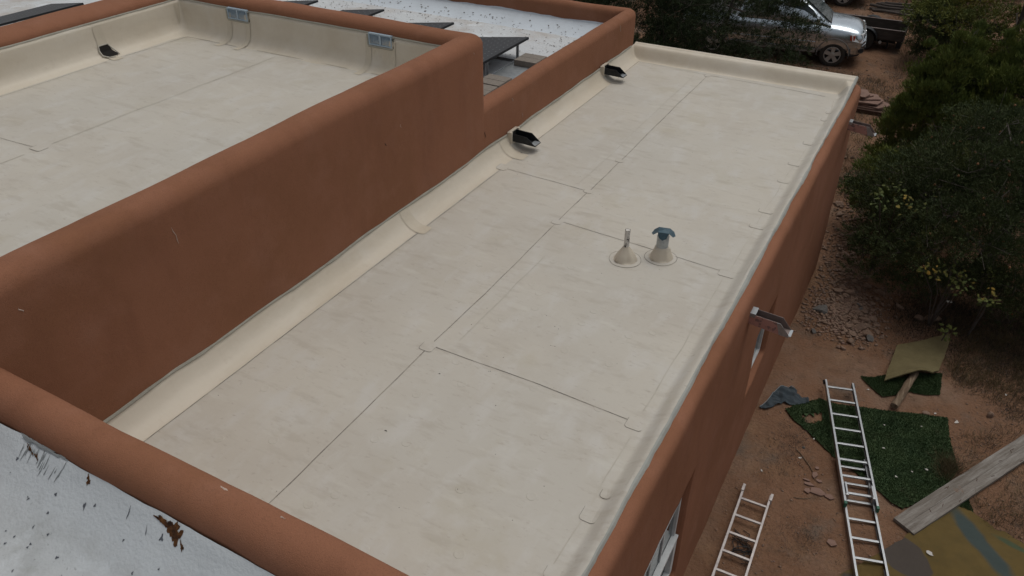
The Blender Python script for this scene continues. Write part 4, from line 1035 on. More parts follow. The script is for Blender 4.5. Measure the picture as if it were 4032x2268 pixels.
pile = [(-0.52, 13.31, .12), (-0.31, 13.36, .12), (-0.45, 13.51, .08), (-0.11, 12.98, .10), (-0.22, 13.1, .08), (-0.1, 12.74, .11), (0.02, 12.81, .09), (0.16, 12.67, .13), (0.05, 12.55, .12), (0.02, 12.30, .15), (-.06, 12.42, .08), (-0.06, 12.05, .09), (0.18, 12.15, .12), (0.03, 12.97, .08), (.12, 12.95, .07), (-.16, 12.25, .08), (-.2, 12.12, .07), (.12, 12.42, .09), (.26, 12.5, .07), (-.3, 12.55, .07), (-.36, 12.3, .06), (-.4, 12.85, .07), (-.27, 12.72, .06), (-.48, 12.5, .06), (-.16, 13.2, .07), (-.05, 13.12, .06), (.3, 12.35, .06), (-.26, 12.4, .05), (-.5, 12.15, .05), (-.33, 12.02, .055), (.08, 12.12, .06), (-.6, 12.05, .05)]
for (x, y, s_) in pile: rock(x, y, s_, 'angular tan rock in the rubble heap beside the east wall', GP)
rg3 = random.Random(91)
for _ in range(70):
    x_, y_ = rg3.gauss(-.12, .26), rg3.gauss(12.72, .42)
    if x_ > -.85 and 11.9 < y_ < 13.9: rock(x_, y_, rg3.uniform(.03, .07), 'angular tan rock in the rubble heap beside the east wall', GP, zoff=.01)
for _ in range(40):
    x_, y_ = rg3.gauss(-.55, .2), rg3.uniform(13.9, 17.5)
    if x_ > -.9: rock(x_, y_, rg3.uniform(.03, .065), 'tan field rock in the strip between wall and big tree', GL)
for (x, y, s_) in ((-.10, 12.99, .09), (.21, 12.05, .10), (-.04, 12.86, .07)): rock(x, y, s_, 'bluish grey rock among the tan ones of the rubble heap', GP+', grey ones', 6)
o = rock(-.66, 12.52, .19, 'broad pale grey lump at the wall side of the rubble heap', None, 7, .35)
line_ = [(-0.34, 14.5, .16), (-0.63, 14.75, .13), (-0.45, 15.04, .10), (-1.07, 16.75, .13), (-1.01, 16.35, .10), (-0.27, 13.82, .10), (-0.17, 14.07, .10), (-0.53, 14.67, .08), (-0.58, 15.7, .10), (-.72, 15.9, .09), (-0.46, 14.85, .09), (-0.39, 14.20, .08), (-.55, 14.35, .07), (-.65, 15.2, .08), (-.5, 15.35, .07), (-.8, 15.5, .07), (-.62, 14.1, .06), (-.38, 13.95, .07), (-1.2, 18.4, .11), (-1.25, 19.5, .08), (-.85, 17.3, .08), (-.42, 14.62, .06), (-.7, 14.95, .06), (-.05, 13.75, .12), (.15, 13.65, .09)]
for (x, y, s_) in line_: rock(x, y, s_, 'tan field rock in the strip between wall and big tree', GL)
for (x, y, s_, l, k, f_) in ((2.09, 10.99, .085, 'squarish orange tan stone near the right edge, on the dry litter', 2, .9), (1.23, 10.58, .065, 'elongated tan stone just beyond the large turf', 1, .5), (-0.04, 11.80, .075, 'upright wedge stone alone on the bare dirt', 3, .9), (-0.12, 11.58, .05, 'right one of two small stones lying together on bare dirt', 4, .8), (-0.20, 11.59, .05, 'left one of two small stones lying together on bare dirt', 5, .8), (0.40, 12.22, .055, 'small dark tan stone right of the rubble heap', 0, .6), (0.35, 11.95, .04, 'pebble between rubble heap and tan mat', 1, .6), (-0.65, 11.83, .08, 'grey stone below the rubble heap near the wall', 6, .6), (1.08, 13.22, .14, 'larger rock half hidden in the shade behind the tan mat', 1, .5), (.92, 13.1, .12, 'flat rock touching the shaded rock behind the tan mat', 2, .5), (.55, 13.3, .09, 'round rock at the shaded edge of the path', 4, .6), (-0.21, 8.98, .03, 'small grey pebble beside the dry stick', 7, .7)):
    rock(x, y, s_, l, None, k, f_)
# flagstone pieces
def flag(x, y, P, th, label, z=None, rx=0.0, ry=0.0, rz=0.0, group=None):
    mb = MB(); mb.prism(P, 'z', 0, th); o = mb.build('flagstone', M['pink_stone'], None, bevel=.004)
    o.location = (x, y, (gz(x, y)+.004) if z is None else z); o.rotation_euler = (rx, ry, rz); tag(o, label, 'flagstone', group); return o
def irr(rx, ry, n, seed):
    rg = random.Random(seed); return [(rx*math.cos(2*math.pi*k/n+rg.uniform(-.2, .2))*rg.uniform(.75, 1.15), ry*math.sin(2*math.pi*k/n+rg.uniform(-.2, .2))*rg.uniform(.75, 1.15)) for k in range(n)]
for (x, y, a, b, s_, l) in ((-.02, 8.31, .085, .035, 1, 'narrow broken flagstone left of the biggest piece'), (0.12, 8.24, .11, .075, 2, 'biggest broken pink flagstone piece left of the long ladder'), (0.27, 8.22, .075, .05, 3, 'forked flagstone piece touching the long ladder'), (-.05, 8.37, .06, .02, 4, 'thin flagstone sliver above the broken pieces'), (0.03, 8.52, .04, .07, 5, 'upright flagstone splinter at the end of the dry stick'), (0.03, 8.66, .03, .03, 6, 'small square flagstone chip above the splinter'), (.0, 8.19, .05, .06, 7, 'dark flagstone chip below the narrow piece'), (0.44, 7.49, .06, .06, 8, 'pale flagstone chip between the two ladders'), (.10, 8.44, .05, .03, 9, 'flagstone chip leaning on the splinter')):
    flag(x, y, irr(a, b, 5, s_), .018, l, rx=rg.uniform(-.05, .05), ry=rg.uniform(-.05, .05))
# stack of flagstones beyond the wall corner
t = tag(empty('stone_pallet', (-1.62, 23.15, 0)), 'dark low pallet under the stack of pink slabs', 'pallet')
mb = MB()
for k in range(5): mb.box(-.66, .66, -.42+.19*k, -.28+.19*k, .085, .105)
mb.build('deck', M['dark_scar'], t)
for k in range(3): MB().box(-.66, .66, -.42+.4*k, -.34+.4*k, 0, .084).build('runner', M['dark_scar'], t)
labs = ['lowest and longest pink slab of the stack', 'second pink slab from the bottom of the stack', 'third slab from the bottom, shifted left', 'middle pink slab of the stack, sticking far right', 'third slab from the top of the stack', 'second slab from the top of the stack', 'topmost pink slab of the stack, tilted']
sx_ = [(.62, .40, .10, -.02), (.66, .36, .14, .03), (.55, .40, -.02, .0), (.60, .38, .02, .04), (.56, .36, -.10, -.03), (.50, .36, -.18, .05), (.46, .34, -.26, 0)]
z = .107
for k, (a, b, dx, rz) in enumerate(sx_):
    flag(-1.62+dx, 23.15+.02*k, irr(a, b, 6, 60+k), .038, labs[k], z=z, ry=-.012*0, rz=rz); z += .040

# --- sticks, cable, scraps
mb = MB(); mb.tube([(x, y, gz(x, y)+.012) for x, y in ((-.30, 8.88), (-.22, 8.82), (-.14, 8.73), (-.07, 8.65), (-.02, 8.58), (.03, 8.50), (.05, 8.42))], [.006, .007, .007, .006, .006, .005, .003], 6)
tag(mb.build('dry_stick', M['old_wood'], None, smooth=True), 'thin curved dry stick left of the long ladder', 'stick')
mb = MB(); mb.tube([(x, y, gz(x, y)+.01) for x, y in ((-.14, 8.0), (-.08, 8.01), (0, 8.04), (.07, 8.09))], [.004, .006, .005, .003], 6)
tag(mb.build('dry_stick', M['old_wood'], None, smooth=True), 'short straight twig below the broken flagstones', 'stick')
mb = MB(); pts = []; rg2 = random.Random(4)
for k in range(90):
    t_ = k/89; cx_ = -.57+.10*t_+.11*math.sin(k*.53)+.03*math.sin(k*1.7); cy_ = 7.05-.36*t_+.07*math.cos(k*.61)+.03*math.cos(k*1.3)
    pts.append((cx_, cy_, gz(cx_, cy_)+.012+.02*abs(math.sin(k*.9))))
mb.tube(pts, .005, 5); tag(mb.build('cable_tangle', M['black_metal'], None, smooth=True), 'tangled thin black cable under the shorter ladder', 'cable')
M['paper'] = mat('pale_scrap', (0.52, 0.50, 0.47), .9)
def scrap(x, y, s_, label, z=0.0):
    mb = MB(); rg = random.Random(int(x*100+y*977)); n = 7; vs = [(0, 0, .006)]
    for k in range(n): a_ = 6.283*k/n; q = s_*rg.uniform(.5, 1.1); vs.append((q*math.cos(a_), q*.6*math.sin(a_), .004+.012*rg.random()))
    mb.add(vs, [(0, 1+k, 1+(k+1) % n) for k in range(n)]); o = mb.build('paper_scrap', M['paper'], None)
    o.location = (x, y, gz(x, y)+z); o.rotation_euler = (0, 0, rg.uniform(0, 3)); tag(o, label, 'scrap', 'small pale scraps littering the yard')
for (x, y, s_, l, z) in ((1.65, 10.59, .05, 'crumpled white scrap right of the large turf corner', 0), (1.35, 10.63, .03, 'white flake beside the elongated stone', 0), (1.30, 13.93, .07, 'white paper scrap in the shade of the big tree', .05), (2.27, 11.63, .03, 'small white flake at the right edge above the orange stone', 0), (1.52, 7.86, .05, 'white two lobed scrap on the painted mat', .035), (-.62, 8.25, .035, 'pink white scrap between wall and short ladder', 0), (-.21, 8.74, .03, 'pale scrap left of the stick', 0), (.83, 8.03, .03, 'bluish chip between the ladder rungs', 0), (-.12, 9.22, .02, 'white flake beside the long ladder on bare dirt', .03), (.40, 10.74, .03, 'whitish chip beyond the top end of the long ladder', 0), (1.0, 9.0, .025, 'white flake in the middle of the large turf', .04), (.78, 9.5, .025, 'pale leaf on the large turf near its centre', .04), (1.35, 9.35, .028, 'bent pale leaf near the right side of the large turf', .04), (.72, 10.0, .02, 'pale leaf high on the large turf', .04), (1.18, 9.2, .022, 'straw coloured leaf beside the bent pale leaf', .04), (1.2, 10.2, .018, 'white dot near the far edge of the large turf', .04), (-.78, 17.9, .03, 'white chip by the far end of the wall', 0), (-1.05, 17.7, .04, 'pale fragment near the wall corner', 0)):
    scrap(x, y, s_, l, z)

# ------------------------------------------------------------------ pickup truck
M['paint'] = mat('silver_paint', (0.60, 0.68, 0.75), 0.22, 0.9, 0.5, coat=0.8, var=(0.52, 0.60, 0.67), var_scale=4)
M['paint_low'] = mat('dusty_silver_paint', (0.26, 0.26, 0.26), 0.5, 0.4, 0.4, var=(0.20, 0.18, 0.165), var_scale=5)
M['rim'] = mat('wheel_rim', (0.42, 0.42, 0.41), 0.35, 0.4)
M['tyre'] = mat('tyre', (0.022, 0.021, 0.020), 0.85, bump=.4, bump_scale=40, var=(.045, .038, .03), var_scale=6)
M['chrome'] = mat('chrome', (0.62, 0.64, 0.66), 0.15, 0.95, 0.5)
M['lamp_glass'] = mat('lamp_glass', (0.80, 0.83, 0.85), 0.12, 0.2, 0.7, coat=.8)
M['amber'] = mat('amber_lens', (0.60, 0.16, 0.03), 0.2, coat=.5)
M['red_lens'] = mat('reddish_lens', (0.42, 0.06, 0.03), 0.2, coat=.5)
M['dark_trim'] = mat('dark_trim', (0.02, 0.02, 0.022), 0.6)
M['paint_dark'] = mat('dark_blue_grey_paint', (0.11, 0.15, 0.19), 0.3, 0.5, 0.5, coat=.6)

def loft(stations, name, material, parent, closed=False, sub=0, cut=None):
    """stations [(x, [(y, z) from bottom outer to top centre])] mirrored in y"""
    V = []; n = len(stations[0][1])
    for x, P in stations:
        ring = [(x, y, z) for y, z in P]+[(x, -y, z) for y, z in reversed(P)]
        V += ring
    m_ = 2*n; F = []
    for i in range(len(stations)-1):
        for k in range(m_-1): F.append((i*m_+k, (i+1)*m_+k, (i+1)*m_+k+1, i*m_+k+1))
        F.append((i*m_+m_-1, (i+1)*m_+m_-1, (i+1)*m_, i*m_))
    F.append(tuple(range(m_))); F.append(tuple(range(len(V)-m_, len(V)))[::-1])
    me = bpy.data.meshes.new(name); me.from_pydata(V, [], F)
    bm = bmesh.new(); bm.from_mesh(me); bmesh.ops.remove_doubles(bm, verts=bm.verts, dist=.0005); bmesh.ops.recalc_face_normals(bm, faces=bm.faces); bm.to_mesh(me); bm.free()
    o = link_mesh(name, me, material, parent)
    if sub:
        md = o.modifiers.new('s', 'SUBSURF'); md.levels = md.render_levels = sub
    if cut:
        for c in cut:
            md = o.modifiers.new('b', 'BOOLEAN'); md.operation = 'DIFFERENCE'; md.object = c; md.solver = 'EXACT'
    if sub or cut:
        dg = bpy.context.evaluated_depsgraph_get(); dg.update()
        me2 = bpy.data.meshes.new_from_object(o.evaluated_get(dg)); o.modifiers.clear(); o.data = me2
    o.data.polygons.foreach_set('use_smooth', [True]*len(o.data.polygons))
    try: o.data.set_sharp_from_angle(angle=R(40))
    except Exception: pass
    return o

def pickup(loc, rz, label, cat, paint, low):
    t = tag(empty('pickup_truck', loc, rz), label, cat)
    cyl = []
    for x in (1.85, -1.85):
        mb = MB(); mb.lathe((x, 0, .41), [(.465, -1.3), (.465, 1.3)], 32, M=Matrix.Rotation(R(90), 3, 'X').to_4x4())
        c = mb.build('cutter', M['dark_trim'], None); cyl.append(c)
    # lower body: [sill, bulge, shoulder, belt, top edge, centre]
    def sec(x, zb, w, zt, zc, belt=1.18, inset=.10):
        return (x, [(w*.90, zb), (w*.985, zb+.12), (w, .78), (w*.985, min(belt, zt-.04)-.06), (w*.955, min(belt, zt-.04)), (w-inset-.04, zt), (w*.45, zc-.012), (0, zc)])
    st = [sec(-2.95, .55, .93, 1.30, 1.30), sec(-2.90, .50, .97, 1.31, 1.31), sec(-2.3, .47, 1.0, 1.31, 1.31), sec(-1.2, .45, 1.0, 1.30, 1.30), sec(0, .44, 1.0, 1.29, 1.29), sec(1.0, .44, 1.0, 1.28, 1.30),
          sec(1.45, .45, 1.0, 1.25, 1.30, 1.17, .14), sec(1.8, .48, 1.0, 1.235, 1.30, 1.15, .15), sec(2.15, .50, .995, 1.20, 1.275, 1.12, .16), sec(2.42, .52, .98, 1.15, 1.235, 1.08, .17), sec(2.57, .54, .95, 1.10, 1.18, 1.04, .17), sec(2.63, .56, .91, 1.03, 1.11, .98, .17)]
    loft(st, 'body', M[paint], t, cut=cyl)
    for c in cyl: bpy.data.objects.remove(c)
    # dusty lower cladding line and rocker
    for s in (1, -1):
        mb = MB(); mb.prism([(-1.32, .40), (1.32, .40), (1.32, .53), (-1.32, .53)], 'y', s*.96, s*1.006); mb.build('rocker', M[low], t, bevel=.02)
    # cabin
    def cs(x, w, z0, zt, wt):
        return (x, [(w, z0), (w*.985+wt*.015, z0+(zt-z0)*.35), ((w+wt)/2, z0+(zt-z0)*.65), (wt+.02, zt-.07), (wt-.07, zt-.012), (wt*.5, zt+.012), (0, zt+.018)])
    DX = .33
    st = [cs(-1.22, .90, 1.26, 1.30, .86), cs(-1.12, .91, 1.26, 1.62, .80), cs(-1.02, .915, 1.26, 1.88, .72), cs(-.6, .92, 1.26, 1.92, .72), cs(.1, .92, 1.26, 1.915, .715), cs(.42+DX, .92, 1.26, 1.87, .70), cs(.80+DX, .92, 1.26, 1.62, .76), cs(1.32+DX, .91, 1.20, 1.25, .84)]
    loft(st, 'cabin', M[paint], t)
    # glass
    def quad(name, P, m=M['glass'], th=.012, push=(0, 0, 0)):
        mb = MB(); a = [Vector(q)+Vector(push) for q in P]; nn = (a[1]-a[0]).cross(a[2]-a[0]).normalized()*th
        n_ = len(a); mb.add([q+nn for q in a]+[q-nn for q in a], [tuple(range(n_)), tuple(range(2*n_-1, n_-1, -1))]+[(i, i+n_, (i+1) % n_+n_, (i+1) % n_) for i in range(n_)])
        return mb.build(name, m, t)
    quad('windshield', [(1.25+DX, .74, 1.31), (1.25+DX, -.74, 1.31), (.80+DX, -.68, 1.635), (.47+DX, -.62, 1.865), (.47+DX, .62, 1.865), (.80+DX, .68, 1.635)], th=.02)
    quad('rear_window', [(-1.21, .68, 1.36), (-1.21, -.68, 1.36), (-1.05, -.60, 1.82), (-1.05, .60, 1.82)], th=.02)
    for s in (1, -1):
        for k, (P) in enumerate(([(.98+DX, 1.33), (.20, 1.33), (.20, 1.80), (.44+DX, 1.80), (.72+DX, 1.62)], [(.10, 1.33), (-.55, 1.33), (-.55, 1.80), (.10, 1.80)], [(-.62, 1.33), (-1.02, 1.36), (-.97, 1.78), (-.62, 1.80)])):
            def yy(z): return (.925-(z-1.26)/.62*.175)*s
            quad('side_window', [(x, yy(z), z) for x, z in P], th=.010)
        # door seams, handles, mirror
        for x in (1.28, .15, -.60):
            mb = MB(); mb.box(x-.006, x+.006, s*.975 if s > 0 else s*1.004, s*1.004 if s > 0 else s*.975, .50, 1.18); mb.build('door_seam', M['dark_trim'], t)
        for x in (.24, -.48):
            mb = MB(); mb.box(x, x+.18, min(s*1.0, s*1.03), max(s*1.0, s*1.03), 1.04, 1.075); mb.build('door_handle', M[paint], t, bevel=.01)
        mb = MB(); mb.box(1.18, 1.30, min(s*.98, s*1.20), max(s*.98, s*1.20), 1.28, 1.50); mb.build('mirror', M[paint], t, bevel=.03)
        mb = MB(); mb.box(-1.3, 1.28, min(s*.995, s*1.012), max(s*.995, s*1.012), .70, .745); mb.build('side_moulding', M[paint], t, bevel=.008)
        # lamps and arch trims
        mb = MB(); vs = [(2.66, s*.52, .82), (2.665, s*.50, 1.05), (2.62, s*.84, 1.07), (2.28, s*1.0, 1.05), (2.32, s*1.006, .87), (2.63, s*.91, .81)]
        nrm = [(v[0]+.018, v[1]*1.014, v[2]) for v in vs]; inn = [(v[0]-.14, v[1]*.86, v[2]) for v in vs]
        mb.add(nrm+inn, [(0, 1, 2, 3, 4, 5), (11, 10, 9, 8, 7, 6)]+[(i, i+6, (i+1) % 6+6, (i+1) % 6) for i in range(6)])
        hl = mb.build('headlight', M['lamp_glass'], t)
        mb = MB(); vs = [(2.40, s*.975, 1.02), (2.27, s*1.005, 1.02), (2.30, s*1.012, .88), (2.38, s*.99, .88)]
        mb.add([Vector(v)+Vector((.012, .008*s, 0)) for v in vs]+[Vector(v)-Vector((.05, .05*s, 0)) for v in vs], [(0, 1, 2, 3), (7, 6, 5, 4)]+[(i, i+4, (i+1) % 4+4, (i+1) % 4) for i in range(4)])
        mb.build('corner_lens', M['red_lens'], hl)
        for x in (1.85, -1.85):
            mb = MB(); mb.tube([(x+.475*math.cos(a), s*.985, .41+.475*math.sin(a)) for a in np.linspace(-.15, math.pi+.15, 22)], .022, 6); mb.build('wheel_arch', M[low], t, smooth=True)
            # wheel
            w_ = empty('wheel', (x, s*.86, .385)); w_.parent = t; Rm = Matrix.Rotation(R(-90)*s, 4, 'X')
            mb = MB(); mb.lathe((0, 0, 0), [(.25, -.13), (.34, -.135), (.375, -.115), (.388, -.05), (.388, .05), (.375, .115), (.34, .135), (.255, .13), (.240, .12)], 40, M=Rm, cap=False); mb.build('tyre', M['tyre'], w_, smooth=True)
            mb = MB(); mb.lathe((0, 0, 0), [(.245, .118), (.240, .11), (.225, .04), (.004, .03)], 40, M=Rm, cap=False)
            o = mb.build('wheel_well', M['dark_trim'], w_, smooth=True)
            mb = MB(); mb.lathe((0, 0, 0), [(.252, .118), (.252, .134), (.232, .137), (.226, .110)], 40, M=Rm, cap=False)
            for k in range(5):
                a = 2*math.pi*k/5+.3; Mk = Rm @ Matrix.Rotation(a, 4, 'Z')
                mb.prism([(.03, -.048), (.236, -.030-.035), (.236, .065), (.03, .048)], 'z', .095, .125, Mk)
            mb.lathe((0, 0, 0), [(.075, .10), (.075, .135), (.055, .142), (0, .143)], 20, M=Rm)
            mb.build('rim', M['rim'], w_)
    # bed
    mb = MB(); mb.box(-2.85, -1.28, -.80, .80, 1.312, 1.318); mb.build('bed_cover', M['dark_trim'], t)
    # grille
    mb = MB(); mb.prism([(2.60, .80), (2.675, .80), (2.70, .95), (2.665, 1.07), (2.58, 1.07)], 'y', -.50, .50); gr = mb.build('grille', M['dark_trim'], t)
    mb = MB()
    for z in (.86, .93, 1.0): mb.box(2.66, 2.70+(.012 if z == .93 else 0), -.49, .49, z-.010, z+.010)
    mb.prism([(2.60, 1.065), (2.672, 1.06), (2.655, 1.10), (2.60, 1.125)], 'y', -.54, .54); mb.prism([(2.60, .785), (2.69, .785), (2.69, .805), (2.60, .81)], 'y', -.50, .50)
    mb.build('grille_bars', M['chrome'], gr)
    mb = MB(); mb.lathe((2.715, 0, .935), [(.055, -.01), (.055, .006), (.04, .012)], 20, M=Matrix.Rotation(R(90), 4, 'Y')); mb.build('badge', M['chrome'], gr, smooth=True)
    # bumper: painted top, chrome centre
    def bum(z0, z1, dx, m, nm, w_=.97):
        P = [(2.52-.08, s_*w_) for s_ in ()]
        out = [(2.36, -w_), (2.50, -w_+.01), (2.66, -.78), (2.75, -.45), (2.77, 0), (2.75, .45), (2.66, .78), (2.50, w_-.01), (2.36, w_)]
        inn_ = [(x-.14, y*.93) for x, y in reversed(out)]
        mb = MB(); mb.prism([(x+dx, y) for x, y in out]+inn_, 'z', z0, z1); return mb.build(nm, m, t, bevel=.015)
    bum(.70, .80, 0, M[paint], 'bumper'); bum(.46, .695, .015, M['chrome'], 'bumper'); bum(.38, .455, -.05, M['dark_trim'], 'air_dam')
    for s in (1, -1):
        mb = MB(); mb.lathe((2.645, s*.80, .56), [(.075, 0), (.075, .06), (.055, .05), (0, .05)], 18, M=Matrix.Rotation(R(90), 4, 'Y') @ Matrix.Rotation(-s*.9, 4, 'X')); mb.build('fog_light', M['dark_trim'], t, smooth=True)
    mb = MB(); mb.box(2.76, 2.79, -.45, .45, .50, .58); mb.build('bumper_slot', M['dark_trim'], t)
    mb = MB(); mb.box(1.54, 1.64, -.70, .70, 1.262, 1.30); mb.build('cowl', M['dark_trim'], t)
    # underbody
    mb = MB(); mb.box(-2.6, 2.3, -.72, .72, .34, .60); mb.build('chassis', M['dark_trim'], t)
    return t
tz = R(8.0)
pk = pickup((-3.06-1.85*math.cos(tz)-.86*math.sin(tz)*1, 26.45-1.85*math.sin(tz)+.86*math.cos(tz), 0), tz, 'silver blue pickup truck parked behind the dark tree, nose to the right', 'pickup truck', 'paint', 'paint_low')
pickup((-3.20-2.70, 35.0, 0), R(2), 'second vehicle at the top edge, only its front corner showing', 'pickup truck', 'paint_dark', 'paint_low')

# ------------------------------------------------------------------ trailer
M['trailer'] = layered('worn_dark_wood', (0.060, 0.050, 0.044), [((0.09, 0.075, 0.065), 6, .45, .65, 7, (.5, 3, 3), 0, .9)], rough=.85, bumps=[(20, .5, .01, 4)])
t = tag(empty('flatbed_trailer', (-2.9, 29.6, 0)), 'low dark open trailer with side boards standing behind the pickup nose', 'trailer')
mb = MB(); mb.box(-1.55, 1.58, -.62, .62, .33, .37); mb.build('deck', M['trailer'], t)
for y in (-.66, .62):
    mb = MB(); mb.box(-1.58, 1.61, y, y+.04, .36, .68); mb.build('side_board', M['trailer'], t)
    mb = MB(); mb.box(-1.60, 1.63, y-.012, y+.052, .681, .70); mb.build('top_rail', M['brown_metal'], t)
mb = MB(); mb.box(1.585, 1.62, -.615, .615, .36, .66); mb.build('end_board', M['trailer'], t)
for s in (-.80, .80):
    w_ = empty('wheel', (.45, s, .33)); w_.parent = t
    mb = MB(); mb.lathe((0, 0, 0), [(.18, -.09), (.31, -.09), (.33, -.04), (.33, .04), (.31, .09), (.18, .09)], 30, M=Matrix.Rotation(R(90), 4, 'X')); mb.build('tyre', M['tyre'], w_, smooth=True)
    mb = MB(); mb.lathe((0, 0, 0), [(.18, -.07), (.16, .0), (.18, .07)], 24, M=Matrix.Rotation(R(90), 4, 'X')); mb.build('rim', M['brown_metal'], w_)
    mb = MB(); P = [(.45+.40*math.cos(a), .33+.40*math.sin(a)) for a in np.linspace(0, math.pi, 14)]; Q = [(.45+.385*math.cos(a), .33+.385*math.sin(a)) for a in np.linspace(math.pi, 0, 14)]
    mb.prism(P+Q, 'y', s-.13, s+.13); mb.build('mudguard', M['black_metal'], t)
mb = MB(); mb.box(1.45, 1.60, -.62, .62, .12, .33); mb.box(-1.4, 1.4, -.45, -.38, .22, .33); mb.box(-1.4, 1.4, .38, .45, .22, .33); mb.build('chassis', M['black_metal'], t)
mb = MB(); mb.box(1.15, 1.21, -.66, -.62, .08, .33); mb.build('prop_leg', M['black_metal'], t)
mb = MB(); mb.lathe((.95, -.675, .26), [(.05, -.01), (.045, .02)], 12, M=Matrix.Rotation(R(90), 4, 'X')); mb.build('marker_lamp', M['paper'], t)

# ------------------------------------------------------------------ weathered poles
rg = random.Random(77)
M['pole'] = layered('grey_pole_wood', (0.095, 0.080, 0.072), [((0.05, 0.042, 0.038), 8, .45, .65, 6, (.4, 3, 3), 0, .9)], rough=.95, bumps=[(20, .6, .01, 4)])
for k in range(11):
    y = 33.95+.17*(k % 8)+(.3 if k > 7 else 0); z = .06+(.11 if k > 7 else 0); L = rg.uniform(1.9, 2.8); x0 = -2.95+rg.uniform(-.1, .5); an = rg.uniform(-.10, .06)
    if k > 7: y = 34.2+.35*(k-8)
    mb = MB(); n = 9
    mb.tube([(x0+L*i/n, y+math.sin(an)*L*i/n+.03*math.sin(i*1.3+k), z+.012*math.sin(i*.9+k)) for i in range(n+1)], [.055-.02*i/n for i in range(n+1)], 8)
    tag(mb.build('wooden_pole', M['pole'], None, smooth=True), 'long grey weathered pole in the flat pile beyond the trailer', 'pole', 'weathered poles piled on the ground')

# ------------------------------------------------------------------ trees
def leaf_mat(name, c1, c2, c3, scale=3.0):
    m = layered(name, c1, [(c2, scale, .42, .62, 5, S1, 0, .9), (c3, scale*.6, .55, .70, 4, S1, 7, .85)], rough=.75, spec=.2)
    b = m.node_tree.nodes['Principled BSDF']; return m
M['pinyon_leaf'] = leaf_mat('pinyon_needles', (0.030, 0.046, 0.022), (0.042, 0.060, 0.024), (0.060, 0.070, 0.022))
M['big_leaf'] = leaf_mat('dark_conifer_needles', (0.058, 0.076, 0.028), (0.042, 0.060, 0.026), (0.095, 0.105, 0.030))
M['juniper_leaf'] = leaf_mat('juniper_sprays', (0.135, 0.165, 0.040), (0.090, 0.125, 0.036), (0.200, 0.205, 0.044))
M['yellow_leaf'] = leaf_mat('yellowing_foliage', (0.135, 0.150, 0.036), (0.080, 0.110, 0.032), (0.27, 0.21, 0.035), 1.0)
M['bark'] = layered('bark', (0.115, 0.100, 0.090), [((0.06, 0.05, 0.045), 20, .45, .65, 6, (1, 1, .3), 0, .9)], rough=.95, bumps=[(40, .8, .01, 5)])
M['cone'] = mat('brown_cones', (0.20, 0.10, 0.045), .9)
TMPL = None
def blades(P, D, l, wd, rg):
    """triangles: base at P, pointing along D"""
    n = len(P); D = D/np.linalg.norm(D, axis=1)[:, None]
    Rv = rg.normal(size=(n, 3)); S = np.cross(D, Rv); S /= np.linalg.norm(S, axis=1)[:, None]+1e-9
    l = np.asarray(l).reshape(-1, 1); wd = np.asarray(wd).reshape(-1, 1)
    V = np.stack([P-S*wd, P+S*wd, P+D*l], 1).reshape(-1, 3)
    return V, np.arange(3*n).reshape(-1, 3)
